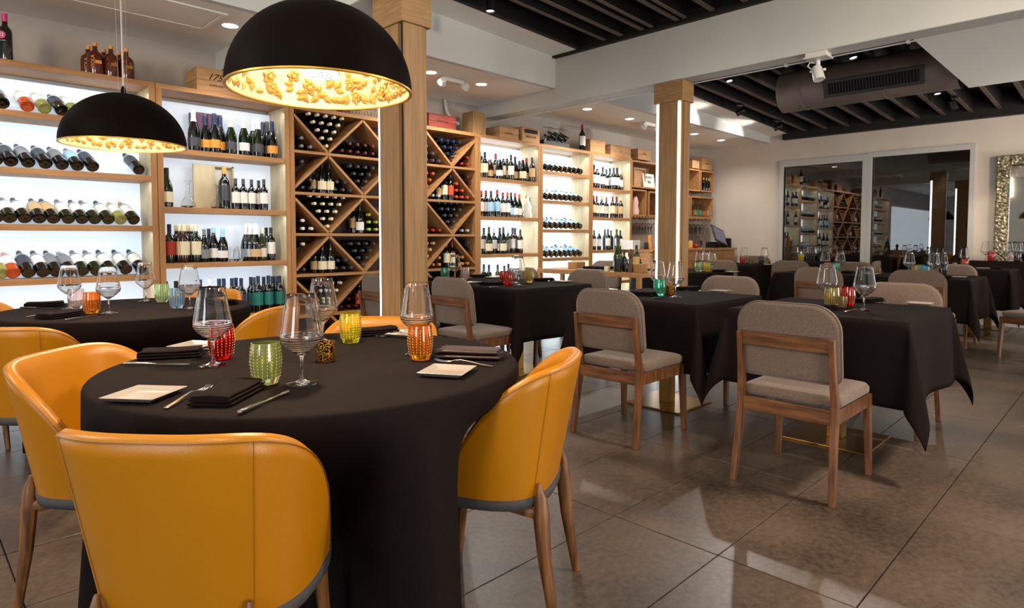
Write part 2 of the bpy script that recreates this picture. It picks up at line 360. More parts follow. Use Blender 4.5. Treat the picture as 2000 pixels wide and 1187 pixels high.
# beam cable and the white beam lamp
g = MB(); pts = [(5.0+.15*min(1, t*3), 4.9-t*5.2, 2.535) for t in [i/24 for i in range(25)]]
g.tube([(5.155, 5.1-5.6*i/20, 2.532) for i in range(21)], .006, 6)
c = g.build('ceiling_cable', 'plastic', smooth=True); tag(c, 'white cable clipped along the underside of the white beam', 'cable')
for k in range(6): MB().bx(5.14, 5.17, 4.6-k*.85, 4.62-k*.85, 2.522, 2.54).build('cable_clip', 'plastic', c)

# ---------------------------------------------------------------- columns
def column(x0, x1, y0, y1, leds, groove, label):
    t = thing('column', (x0, y0, 0), label, 'column')
    W, D = x1-x0, y1-y0
    MB().bx(0, W, 0, D, 2.355, 2.54).build('capital', 'cap', t, bevel=.003)
    e = .022
    MB().bx(e, W-e, e, D-e, 0, 2.355).build('shaft', 'column', t)
    # facing boards proud of the core, leaving corner channels
    MB().bx(e-.012, e-.001, e+.03, D-e-.03, 0, 2.353).build('facing_board', 'column', t)
    MB().bx(e+(.0 if groove else .03), W-e-.03, e-.012, e-.001, 0, 2.353).build('facing_board', 'column', t)
    MB().bx(W-e+.001, W-e+.012, e+.03, D-e-.03, 0, 2.353).build('facing_board', 'column', t)
    for (lx, ly) in leds:
        X = e-.011 if lx == 0 else W-e-.014; Y = e+.003 if ly == 0 else D-e-.026
        o = MB().bx(X, X+.025 if lx else X+.006, Y+.004, Y+(.012 if groove else .024) if not lx else Y+.037, .02, 2.35).build('led_strip', 'led', t); o['label'] = 'glowing white light strip'
    if groove: MB().bx(e-.004, e-.0005, e+.002, e+.016, 0, 2.353).build('shadow_groove', 'black', t)
    return t
column(2.056, 2.262, 2.932, 3.23, [(0, 1), (1, 1)], True, 'oak-clad square column between the round tables and the wine rack')
column(4.951, 5.145, 2.867, 3.157, [(0, 0), (0, 1), (1, 1)], False, 'oak-clad column with two glowing light strips under the white beam')

# ---------------------------------------------------------------- shelves
YS = 5.20; YBK = 5.52; ZT = 2.265
def shelf_unit(name, x0, x1, zs, back, label, side='oaklight', sideT=.04, top=True, z0=0.0, ledp=1.0):
    t = thing(name, (x0, YS, 0), label, 'shelf'); W = x1-x0; D = YBK-YS
    for a in (0, W-sideT):
        MB().bx(a, a+sideT, .0, D, z0, ZT).build('side_panel', side, t)
        MB().bx(a, a+sideT, -.004, -.0005, z0, ZT).build('edge_strip', 'oak', t)
    MB().bx(sideT, W-sideT, D-.02, D, z0, ZT-.03).build('back_panel', back, t)
    for z in list(zs)+[ZT+.0]:
        l = light('shelf_strip_light', 'AREA', (x0+W/2, YS+.012, z-.046), ledp*W, (.80, .91, 1), (x0+W/2, YS+.16, z-.36), W-.12, sy=.012)
    for z in zs:
        MB().bx(sideT, W-sideT, 0, D-.021, z-.04, z).build('shelf_board', 'oakh', t, bevel=.001)
    if top: MB().bx(0, W, -.004, D, ZT, ZT+.035).build('top_board', 'oakh', t, bevel=.001)
    return t
Z1 = (1.98, 1.61, 1.24, .875, .50); Z2 = (1.829, 1.385, .957, .52)
S1 = shelf_unit('wine_shelf', -.05, 1.435, Z1, 'panel1', 'backlit oak shelf bay at far left, bottles lying on it')
S2 = shelf_unit('wine_shelf', 1.44, 2.47, Z2, 'panel2', 'backlit oak shelf bay between left bay and diamond rack')
S3 = shelf_unit('wine_shelf', 4.64, 5.66, (1.829, 1.395, .967, .55), 'panel3', 'backlit oak shelf bay right beside the diamond rack', ledp=1.1)
S4 = shelf_unit('wine_shelf', 5.665, 6.655, (1.98, 1.62, 1.26, .90, .55), 'panel3', 'backlit oak shelf bay of lying bottles, middle of right run', ledp=1.1)
S5 = shelf_unit('wine_shelf', 6.66, 7.60, (1.83, 1.435, .985, .55), 'panel3', 'backlit oak shelf bay behind the wooden side table', ledp=1.1)
# diamond rack
PX, PZ = 2.165/6, .3617; RX0 = 2.475
def node(k, i): return RX0+PX*k, ZT-PZ*i
rk = thing('diamond_wine_rack', (RX0, YS, 0), 'oak diamond lattice wine rack behind the near column', 'wine rack')
D = YBK-YS
MB().bx(0, 2.165, D-.02, D, 0, ZT).build('back_panel', 'rackback', rk)
for a in (-.0, 2.125): MB().bx(a, a+.04, 0, D-.02, 0, ZT).build('side_panel', 'oak', rk)
MB().bx(0, 2.165, -.004, D, ZT, ZT+.035).build('top_board', 'oakh', rk)
for i in range(1, 7):
    MB().bx(.04, 2.125, -.002, D-.021, ZT-PZ*i-.012, ZT-PZ*i+.012).build('shelf_board', 'oakh', rk)
for i in range(6):
    for k in range(6):
        up = (k % 2 == i % 2)  # node (k,i) top -> (k+1,i+1) bottom
        xa, za = (PX*k, ZT-PZ*i-.012) if up else (PX*k, ZT-PZ*(i+1)+.012)
        xb, zb = (PX*(k+1), ZT-PZ*(i+1)+.012) if up else (PX*(k+1), ZT-PZ*i-.012)
        if k == 0: xa += .04; za += (zb-za)*.04/PX
        if k == 5: xb -= .04; zb -= (zb-za)*.04/PX
        d = Vector((xb-xa, zb-za)).normalized(); n = Vector((-d.y, d.x))*.011
        q = [(xa-n.x, za-n.y), (xb-n.x, zb-n.y), (xb+n.x, zb+n.y), (xa+n.x, za+n.y)]
        MB().prism(q, 1, 0., D-.021).build('diagonal_board', 'oakh', rk)

# ---------------------------------------------------------------- bottles
PROF = dict(
    bordeaux=([(.0, .004), (.030, 0), (.0365, .004), (.0375, .02), (.0375, .175), (.034, .198), (.020, .216), (.0150, .228), (.0140, .26), (.0145, .296), (.0, .297)], (.06, .165), .245, .0383),
    burgundy=([(.0, .004), (.032, 0), (.0395, .004), (.041, .02), (.041, .135), (.036, .165), (.024, .200), (.0165, .225), (.0148, .255), (.0150, .296), (.0, .297)], (.035, .115), .245, .0417),
    champagne=([(.0, .004), (.034, 0), (.0425, .004), (.044, .02), (.044, .13), (.039, .165), (.026, .205), (.0175, .238), (.0155, .27), (.0175, .30), (.012, .312), (.0, .313)], (.035, .10), .222, .0446),
    flask=([(.0, .004), (.040, 0), (.050, .006), (.052, .03), (.052, .12), (.046, .150), (.025, .168), (.016, .18), (.015, .215), (.017, .23), (.0, .232)], (.03, .12), .205, .0526))
def bottle_proto(kind, glass, label, cap, n=14, lr=None):
    prof, (l0, l1), cz, lrad = PROF[kind]
    t = thing('wine_bottle', (0, 0, 0), 'bottle', 'bottle')
    MB().lathe(prof, n).build('body', glass, t, smooth=True)
    if label:
        l0, l1 = lr or (l0, l1)
        MB().lathe([(lrad, l0), (lrad, l1)], 12, a0=-pi/2-1.75, a1=-pi/2+1.75).build('label', label, t, smooth=True)
    if cap:
        ps = [(r+.0009, z) for r, z in prof if z >= cz-.03]
        r0 = None
        for (ra, za), (rb, zb) in zip(prof, prof[1:]):
            if za <= cz <= zb: r0 = ra+(rb-ra)*(cz-za)/(zb-za)
        ps = [(r0+.0009, cz)]+[(r+.0009, z) for r, z in prof if z > cz][:-1]+[(.0, prof[-1][1]+.001)]
        MB().lathe(ps, n if n < 12 else 12).build('capsule', cap, t, smooth=True)
    return t
BP = {}
def bottle(kind, glass, label, cap, loc, text_, grp, tilt=None, rz=0, n=14, s=1., lr=None):
    key = (kind, glass, label, cap, n, lr)
    if key not in BP: p = BP[key] = bottle_proto(kind, glass, label, cap, n, lr)
    else: p = copy_tree(BP[key])
    p.location = loc; p['label'] = text_; p['group'] = grp; p.scale = (s, s, s)
    if tilt is None: p.rotation_euler = (0, 0, rz)
    else: p.rotation_euler = tilt
    return p
GN = {'btl': 'dark', 'btlg': 'dark green', 'btlb': 'brown', 'btlw': 'white-wine', 'btlr': 'rosé-orange', 'btlgg': 'olive green'}
def cname(c): return {'l_lightcap': 'pale', 'l_mid': 'slate', 'l_darkred': 'dark red', 'l_orangered': 'orange-red', 'l_skyblue': 'sky blue', None: 'no'}.get(c, (c or '').replace('l_', ''))
# --- bay 1: lying bottles, necks up and back
def lying(xs, zsh, specs, rowname, grp, bay, a=26, s=1.1, n=14, Y=YS+.037):
    A = R(a)
    for j, (x, sp) in enumerate(zip(xs, specs)):
        g_, l_, c_ = sp
        lab = f'{GN[g_]} bottle lying, {cname(l_)} label, {ORD[j]} from left, {rowname}, {bay}'
        bottle('bordeaux', g_, l_, c_, (x, Y, zsh+.038*s*cos(A)+.003), lab, grp, (-(pi/2-A), 0, R(random.uniform(2, 8))), s=s, n=n, lr=(.07, .17))
def xat(px, py, Y=YS+.03): return ony(px, py, Y).x
W_, D_, G_ = ('btl', 'l_white', 'l_mid'), ('btl', 'l_skyblue', 'l_blue'), ('btlg', 'l_white', 'l_grey')
S1W = ('btlw', 'l_white', 'l_lightcap')
row = [5, 54, 88, 121, 146]
lying([xat(p, 205) for p in row], Z1[0], [('btl', 'l_grey', 'l_mid'), ('btlr', 'l_white', 'l_lightcap'), S1W, ('btl', 'l_mid', 'l_blue'), S1W], 'top row', 'bottles lying in the left bay', 'first bay')
row = [-8, 22, 56, 90, 122, 152, 182, 272]
lying([xat(p, 318) for p in row], Z1[1], [('btl', 'l_mid', 'l_mid'), ('btl', 'l_mid', 'l_blue'), ('btl', 'l_grey', 'l_blue'), ('btl', 'l_mid', 'l_blue'), ('btl', 'l_grey', 'l_mid'), ('btl', 'l_skyblue', 'l_grey'), ('btl', 'l_mid', 'l_blue'), ('btl', 'l_mid', 'l_blue')], 'second row', 'bottles lying in the left bay', 'first bay')
row = [-6, 20, 50, 78, 106, 135, 162, 187, 213, 237, 263]
lying([xat(p, 432) for p in row], Z1[2], [W_, G_, W_, ('btl', 'l_tan', 'l_mid'), ('btl', 'l_tan', 'l_mid'), G_, W_, G_, ('btlg', 'l_white', 'l_blue'), S1W, ('btl', 'l_white', 'l_gold')], 'third row', 'bottles lying in the left bay', 'first bay')
row = [5, 27, 57, 86, 112, 139, 163, 190, 218, 248, 277]
lying([xat(p, 540) for p in row], Z1[3], [S1W, ('btlr', 'l_white', 'l_white'), ('btl', 'l_mid', 'l_mid'), ('btl', 'l_white', 'l_mid'), ('btl', 'l_grey', 'l_mid'), ('btl', 'l_grey', 'l_white'), G_, G_, ('btl', 'l_white', 'l_blue'), ('btl', 'l_white', 'l_blue'), ('btl', 'l_white', 'l_blue')], 'fourth row', 'bottles lying in the left bay', 'first bay')
for zz in Z1[:4]:
    o = MB().prism([(YBK-.12, zz+.001), (YBK-.03, zz+.001), (YBK-.03, zz+.07), (YBK-.05, zz+.07)], 0, .02, 1.38).build('bottle_rest', 'panel1')
    tag(o, 'pale sloping rest behind the lying bottles, %s row of far-left bay' % {1.98: 'top', 1.61: 'second', 1.24: 'third', .875: 'fourth'}[zz], 'rest', 'bottle rests')
# --- standing bottles helper: items (px, kind, glass, label, cap, depth)
def standing(items, zsh, rowname, bay, grp, py, s=1.):
    for j, it in enumerate(items):
        px, kind, g_, l_, c_, dep = it[:6]; sc_ = it[6] if len(it) > 6 else s
        Y = YS+.05+dep
        lab = f'{GN[g_]} bottle, {cname(l_)} label, {ORD[j]} from left, {rowname}, {bay}'
        bottle(kind, g_, l_, c_, (ony(px, py, Y).x, Y, zsh+.001), lab, grp, rz=R(random.uniform(-25, 10)), s=sc_)
B2 = 'second bay'
standing([(379, 'champagne', 'btl', 'l_mid', 'l_white', .0, 1.02), (402, 'champagne', 'btl', 'l_orange', 'l_blue', .02, .95), (420, 'champagne', 'btl', 'l_orange', 'l_blue', .0), (431, 'champagne', 'btl', 'l_orange', 'l_blue', .09), (452, 'champagne', 'btlg', 'l_mid', 'l_cream', .0, .98), (477, 'champagne', 'btlg', 'l_white', 'l_cream', .0), (495, 'champagne', 'btlg', 'l_mid', 'l_white', .08), (504, 'champagne', 'btlg', 'l_mid', 'l_white', .0, 1.02), (514, 'champagne', 'btl', 'l_white', 'l_mid', .1), (522, 'champagne', 'btl', 'l_mid', 'l_mid', .05), (532, 'champagne', 'btl', 'l_orange', 'l_blue', .0)], Z2[0], 'top shelf', B2, 'champagne bottles on the top shelf', 290)
standing([(312, 'burgundy', 'btlg', 'l_cream', 'l_mid', .08), (318, 'burgundy', 'btlg', 'l_cream', 'l_black', .06), (327, 'burgundy', 'btlg', 'l_cream', 'l_black', .0)], Z2[1], 'second shelf', B2, 'white burgundy bottles on the second shelf', 402)
standing([(461, 'bordeaux', 'btl', 'l_white', 'l_mid', .02, .85), (476, 'bordeaux', 'btl', 'l_white', 'l_mid', .02, .85), (492, 'bordeaux', 'btl', 'l_white', 'l_mid', .02, .85), (506, 'bordeaux', 'btl', 'l_white', 'l_mid', .06, .85), (516, 'bordeaux', 'btl', 'l_white', 'l_mid', .0, .87)], Z2[1], 'right end of second shelf', B2, 'white-label bottles at the right end', 405)
standing([(315, 'bordeaux', 'btl', 'l_white', 'l_black', .08, .9), (332, 'bordeaux', 'btl', 'l_red', 'l_black', .0), (346, 'bordeaux', 'btlb', 'l_tan', 'l_cream', .06), (352, 'bordeaux', 'btlb', 'l_tan', 'l_cream', .02), (361, 'bordeaux', 'btlb', 'l_cream', 'l_cream', .0), (369, 'bordeaux', 'btlb', 'l_cream', 'l_cream', .1), (375, 'bordeaux', 'btlg', 'l_cream', 'l_cream', .06), (384, 'bordeaux', 'btlg', 'l_cream', 'l_cream', .0), (400, 'burgundy', 'btl', 'l_grey', 'l_grey', .0, .88), (409, 'burgundy', 'btl', 'l_mid', 'l_mid', .1, .9), (418, 'burgundy', 'btl', 'l_white', 'l_skyblue', .03, .95), (436, 'champagne', 'btl', 'l_white', 'l_skyblue', .0, .9), (482, 'champagne', 'btl', 'l_silver', 'l_white', .1), (490, 'champagne', 'btl', 'l_silver', 'l_white', .05), (500, 'champagne', 'btl', 'l_tan', 'l_white', .0), (512, 'burgundy', 'btlgg', 'l_white', 'l_lightcap', .04, .93), (521, 'bordeaux', 'btl', 'l_white', 'l_black', .1, .95), (530, 'bordeaux', 'btl', 'l_white', 'l_black', .05, .95)], Z2[2], 'third shelf', B2, 'mixed bottles on the third shelf', 510)
standing([(325, 'bordeaux', 'btl', 'l_mid', 'l_black', .0), (345, 'bordeaux', 'btl', 'l_mid', 'l_black', .0), (392, 'bordeaux', 'btl', 'l_mid', 'l_blue', .05), (410, 'bordeaux', 'btl', 'l_mid', 'l_white', .05), (429, 'bordeaux', 'btl', 'l_mid', 'l_blue', .05), (438, 'bordeaux', 'btl', 'l_mid', 'l_blue', .05), (454, 'bordeaux', 'btl', 'l_mid', 'l_blue', .04), (462, 'bordeaux', 'btl', 'l_mid', 'l_blue', .09), (472, 'bordeaux', 'btl', 'l_mid', 'l_blue', .0), (491, 'bordeaux', 'btl', 'l_mid', 'l_blue', .1), (497, 'bordeaux', 'btl', 'l_teal', 'l_mid', .05), (505, 'bordeaux', 'btl', 'l_teal', 'l_blue', .0, 1.04), (516, 'bordeaux', 'btl', 'l_teal', 'l_blue', .06), (525, 'bordeaux', 'btl', 'l_teal', 'l_blue', .0, 1.04), (533, 'bordeaux', 'btl', 'l_teal', 'l_blue', .08), (540, 'bordeaux', 'btl', 'l_teal', 'l_mid', .06), (547, 'bordeaux', 'btl', 'l_teal', 'l_blue', .0, 1.02)], Z2[3], 'lowest shelf', B2, 'bottles on the lowest shelf', 600)
B3 = 'bay right of rack'
rnd = random.Random(3)
def mixrow(pxs, zsh, rowname, bay, grp, py, kinds, caps, labs, s=1.):
    standing([(p, rnd.choice(kinds), rnd.choice(['btl', 'btl', 'btlg', 'btlb']), rnd.choice(labs), rnd.choice(caps), rnd.choice([0, .02, .08, .1]), s*rnd.uniform(.94, 1.03)) for p in pxs], zsh, rowname, bay, grp, py)
mixrow([941, 947, 957, 968, 975, 983, 990, 998, 1006, 1014, 1021, 1028, 1039], 1.829, 'top shelf', B3, 'bottles on the top shelf past the rack', 345, ['bordeaux', 'burgundy', 'champagne'], ['l_mid', 'l_red', 'l_blue', 'l_mid', 'l_silver'], ['l_white', 'l_cream', 'l_tan'], 1.03)
mixrow([940, 949, 959, 971, 982, 991, 998, 1006, 1014], 1.395, 'second shelf', B3, 'bottles on the second shelf past the rack', 420, ['bordeaux', 'bordeaux', 'burgundy'], ['l_red', 'l_blue', 'l_mid', 'l_orangered'], ['l_white', 'l_white', 'l_skyblue'], 1.02)
mixrow([945, 955, 965, 976, 983, 992, 1001, 1006, 1016], .967, 'third shelf', B3, 'bottles on the third shelf past the rack', 495, ['bordeaux', 'burgundy'], ['l_mid', 'l_blue', 'l_silver'], ['l_white', 'l_grey', 'l_white', 'l_cream'], 1.02)
mixrow([945, 955, 972, 985, 993], .55, 'lowest shelf', B3, 'bottles on the lowest shelf past the rack', 560, ['bordeaux'], ['l_mid', 'l_blue'], ['l_white'], 1.0)
B5 = 'bay behind side table'
mixrow([1160, 1166, 1177, 1184, 1191, 1198, 1205, 1212, 1220], 1.83, 'top shelf', B5, 'bottles on the top shelf behind the side table', 365, ['bordeaux'], ['l_mid', 'l_blue', 'l_white'], ['l_white', 'l_cream', 'l_white'], 1.04)
mixrow([1159, 1165, 1175, 1184, 1196, 1204, 1212], 1.435, 'second shelf', B5, 'red wines on the second shelf', 425, ['bordeaux'], ['l_darkred', 'l_red', 'l_orangered', 'l_tan'], ['l_cream', 'l_cream', 'l_white', 'l_tan'], 1.04)
mixrow([1160, 1170, 1181, 1187, 1193, 1204, 1211], .985, 'third shelf', B5, 'bottles on the third shelf behind the side table', 490, ['bordeaux'], ['l_mid', 'l_blue', 'l_white'], ['l_white', 'l_white', 'l_blue'], .98)
# --- bay 4: four rows of lying bottles
for rr, (zz, nm) in enumerate(((1.98, 'top row'), (1.62, 'second row'), (1.26, 'third row'), (.90, 'fourth row'))):
    xs = [5.745+.094*k for k in range(9)]
    lying(xs, zz, [('btl', rnd.choice(['l_white', 'l_white', 'l_skyblue']), rnd.choice(['l_mid', 'l_blue', 'l_white'])) for k in xs], nm, 'bottles lying in the lit right bay', 'lit right bay', a=24, n=10, s=1.0)
lying([5.75+.094*k for k in range(3)], .55, [('btl', 'l_white', 'l_blue')]*3, 'lowest row', 'bottles lying in the lit right bay', 'lit right bay', a=24, n=10, s=1.0)
# --- rack bottles, necks outward
YN = 5.495
def rackcell(i, k, kind, cap, rows, name, glass='btl', skip=None):
    """kind V: apex node (k,i+1) below, L: apex node (k,i) above; rows bottom up as lists of lateral offsets"""
    cx_ = RX0+PX*k
    out = []
    if kind == 'V':
        z0 = ZT-PZ*(i+1)+.012; zrow = [z0+.066+.067*r for r in range(len(rows))]
    else:
        z0 = ZT-PZ*(i+1)+.012; zrow = [z0+.042+.070*r for r in range(len(rows))]
    for r, offs in enumerate(rows):
        for q, o_ in enumerate(offs):
            out.append((cx_+o_, zrow[r], r, q))
    return out, cap, name, glass
def Vrows(n, half=0):
    rs = []
    for r in range(n):
        c_ = r+1; xs = [(q-(c_-1)/2)*.082 for q in range(c_)]
        if half == 1: xs = [x for x in xs if x > -.02]
        if half == -1: xs = [x for x in xs if x < .02]
        rs.append(xs)
    return rs
def Lrows(n, lo=-.24, hi=.24):
    rs = []
    for r in range(n):
        m_ = .255-.072*r; xs = []; c_ = int((2*m_)/.08)
        for q in range(c_):
            x = (q-(c_-1)/2)*.082
            if lo <= x <= hi: xs.append(x)
        rs.append(xs)
    return rs
CELLS = [
 (0, 1, 'V', 'l_cream', Vrows(5), 'top left V cell', 'btl', 1),
 (0, 2, 'L', 'l_darkred', Lrows(2), 'cell right of the top V', 'btl', 1),
 (0, 0, 'L', 'l_grey', Lrows(3, .05), 'top left half cell', 'btl', 1),
 (1, 1, 'L', 'l_mid', [[-.235, -.155, .08, .16, .235], [-.16, .1, .18]], 'second-tier tent cell', 'btl', 1),
 (1, 2, 'V', 'l_mid', Vrows(4), 'second-tier V cell', 'btl', 1),
 (1, 0, 'V', 'l_mid', Vrows(4, 1), 'second-tier half cell', 'btlb', 1),
 (2, 1, 'V', 'l_cream', Vrows(5), 'third-tier V cell', 'btlg', 1),
 (2, 0, 'L', 'l_white', Lrows(3, .05), 'third-tier half cell', 'btl', 1),
 (2, 2, 'L', 'l_green', [[.075, .155, .235], [.075, .155], [.075, ]], 'third-tier tent cell', 'btlg', 1),
 (3, 1, 'L', 'l_mid', [[-.235, .08, .16, .235], [.1, .18]], 'fourth-tier tent cell', 'btl', 1),
 (3, 2, 'V', 'l_mid', Vrows(4), 'fourth-tier V cell', 'btl', 1),
 (3, 0, 'V', 'l_white', Vrows(4, 1), 'fourth-tier half cell', 'btl', 1),
 (4, 1, 'V', 'l_lightcap', Vrows(4), 'fifth-tier V cell', 'btl', 1),
 (4, 2, 'L', 'l_darkred', [[-.235, -.155, -.075, .16, .235], [-.155, -.075, .18]], 'fifth-tier tent cell', 'btl', 1),
 # right part, seen past the column: joined
 (0, 5, 'V', 'l_blue', Vrows(4), '', 'btl', 0), (0, 6, 'L', 'l_red', Lrows(2, -.24, -.05), '', 'btl', 0), (0, 4, 'L', 'l_mid', Lrows(3), '', 'btl', 0),
 (1, 5, 'L', 'l_orangered', [[.08, .16, .235], [.08, .16], [.08]], '', 'btl', 0), (1, 6, 'V', 'l_darkred', Vrows(4, -1), '', 'btl', 0), (1, 5, 'L', 'l_silver', [[-.24, -.16]], '', 'btl', 0), (1, 4, 'V', 'l_orangered', Vrows(4), '', 'btl', 0),
 (2, 5, 'V', 'l_mid', Vrows(5), '', 'btl', 0), (2, 6, 'L', 'l_silver', Lrows(1, -.24, -.05), '', 'btl', 0), (2, 4, 'L', 'l_red', Lrows(1), '', 'btl', 0),
 (3, 5, 'L', 'l_orange', [[-.24, -.16, .16, .235], [-.16, .16]], '', 'btl', 0), (3, 6, 'V', 'l_mid', Vrows(4, -1), '', 'btl', 0), (3, 4, 'V', 'l_tan', Vrows(4), '', 'btl', 0),
 (4, 5, 'V', 'l_darkred', Vrows(4), '', 'btl', 0), (5, 1, 'L', 'l_darkred', Lrows(2), '', 'btl', 0), (5, 0, 'V', 'l_mid', Vrows(3, 1), '', 'btl', 0), (5, 2, 'V', 'l_mid', Vrows(3), '', 'btl', 0)]
stk = MB(); caps = []
for (i, k, kd, cap, rows, name, gl, ind) in CELLS:
    pts, *_ = rackcell(i, k, kd, cap, rows, name, gl)
    for (x, z, r, q) in pts:
        if x < RX0+.085 or x > RX0+2.165-.08: continue
        if ind:
            bottle('bordeaux', gl, None, cap, (x, YN, z), f'{cname(cap)}-capped bottle neck, {ORD[q]} from left, {ORD[r]} layer up, {name}', 'bottles lying in the diamond rack', (pi/2, 0, 0), n=10, s=.92)
        else:
            if cap not in caps: caps.append(cap)
            pr_ = [(r_*.95, z_*.92) for r_, z_ in PROF['bordeaux'][0]]
            s0 = len(stk.v); stk.cur = 0; stk.lathe(pr_, 8, (0, 0, 0)); stk.cur = 1+caps.index(cap); stk.lathe([(.0150, .226), (.0155, .274), (.0, .275)], 8)
            stk.v[s0:] = [(x+a, YN-c, z+b) for a, b, c in stk.v[s0:]]
o = stk.build('bottle_stack', ['btl']+caps, smooth=True); o['kind'] = 'stuff'; tag(o, 'densely stacked wine bottles in the rack right of the near column', 'bottles')
# bottles standing in the rack
def rstand(px, py, i, lab, cap, kind, txt, g_='btl', s=.95, dep=0.):
    bottle(kind, g_, lab, cap, (ony(px, py, YS+.06+dep).x, YS+.06+dep, ZT-PZ*(i+1)+.013), txt, 'bottles standing in the diamond rack', s=s)
rstand(629, 375, 1, 'l_cream', 'l_black', 'burgundy', 'cream-label bottle standing in second-tier tent cell, left one'); rstand(644, 376, 1, 'l_cream', 'l_black', 'burgundy', 'cream-label bottle with bird mark standing in second-tier tent cell, right one')
rstand(613, 375, 1, 'l_tan', 'l_mid', 'bordeaux', 'tan-label bottle in the shade of second-tier tent cell', s=.7, dep=.05)
rstand(703, 457, 2, 'l_white', 'l_black', 'burgundy', 'white-label bottle standing beside green-capped bottles'); rstand(691, 457, 2, 'l_tan', 'l_mid', 'bordeaux', 'tan-label bottle standing behind white-label one, third tier', s=.9, dep=.07)
rstand(630, 532, 3, 'l_cream', 'l_black', 'burgundy', 'cream-label bottle with raffia, fourth-tier tent cell, middle'); rstand(646, 532, 3, 'l_cream', 'l_black', 'burgundy', 'cream-label bottle, fourth-tier tent cell, right one'); rstand(615, 532, 3, 'l_tan', 'l_mid', 'burgundy', 'tan-label bottle, fourth-tier tent cell, left in shade', dep=.06)
rstand(702, 600, 4, 'l_orangered', 'l_black', 'bordeaux', 'red-label bottle standing in fifth tier behind yellow tumbler'); rstand(714, 600, 4, 'l_darkred', 'l_black', 'bordeaux', 'dark-label bottle standing right of the red-label one', dep=.02)
rstand(868, 386, 1, 'l_cream', 'l_mid', 'bordeaux', 'cream-label bottle standing right of the near column'); rstand(880, 388, 1, 'l_orangered', 'l_mid', 'bordeaux', 'amber-label bottle standing right of the near column'); rstand(857, 386, 1, 'l_tan', 'l_mid', 'bordeaux', 'short tan bottle standing beside the near column', s=.75, dep=.03)
rstand(872, 520, 3, 'l_cream', 'l_mid', 'bordeaux', 'cream-label bottle low in rack behind a wine glass, left'); rstand(883, 521, 3, 'l_cream', 'l_red', 'bordeaux', 'red-capped bottle low in rack behind a wine glass')

#PART2
# ================================================================ furniture
def soft(outline, levels, fmap):
    """stack of inset copies of a convex outline: levels = [(inset, c)], fmap(a,b,c)->xyz"""
    g = MB(); n = len(outline); xs = [p[0] for p in outline]; ys = [p[1] for p in outline]
    cx_, cy_ = (min(xs)+max(xs))/2, (min(ys)+max(ys))/2; hx, hy = (max(xs)-min(xs))/2, (max(ys)-min(ys))/2
    vs = []
    for ins, c in levels:
        for a, b in outline: vs.append(fmap(cx_+(a-cx_)*(1-ins/hx), cy_+(b-cy_)*(1-ins/hy), c))
    L = len(levels)
    fs = [(j*n+i, j*n+(i+1) % n, (j+1)*n+(i+1) % n, (j+1)*n+i) for j in range(L-1) for i in range(n)]
    fs += [tuple(range(n))[::-1], tuple((L-1)*n+i for i in range(n))]
    return g._add(vs, fs)
def rrect(x0, x1, y0, y1, r, n=6):
    r = r if isinstance(r, (list, tuple)) else [r]*4; o = []
    for (cx_, cy_, a0, rr) in ((x1-r[0], y1-r[0], 0, r[0]), (x0+r[1], y1-r[1], pi/2, r[1]), (x0+r[2], y0+r[2], pi, r[2]), (x1-r[3], y0+r[3], 1.5*pi, r[3])):
        for k in range(n+1): a = a0+pi/2*k/n; o.append((cx_+rr*cos(a), cy_+rr*sin(a)))
    return o
def spow(v, e): return math.copysign(abs(v)**e, v)
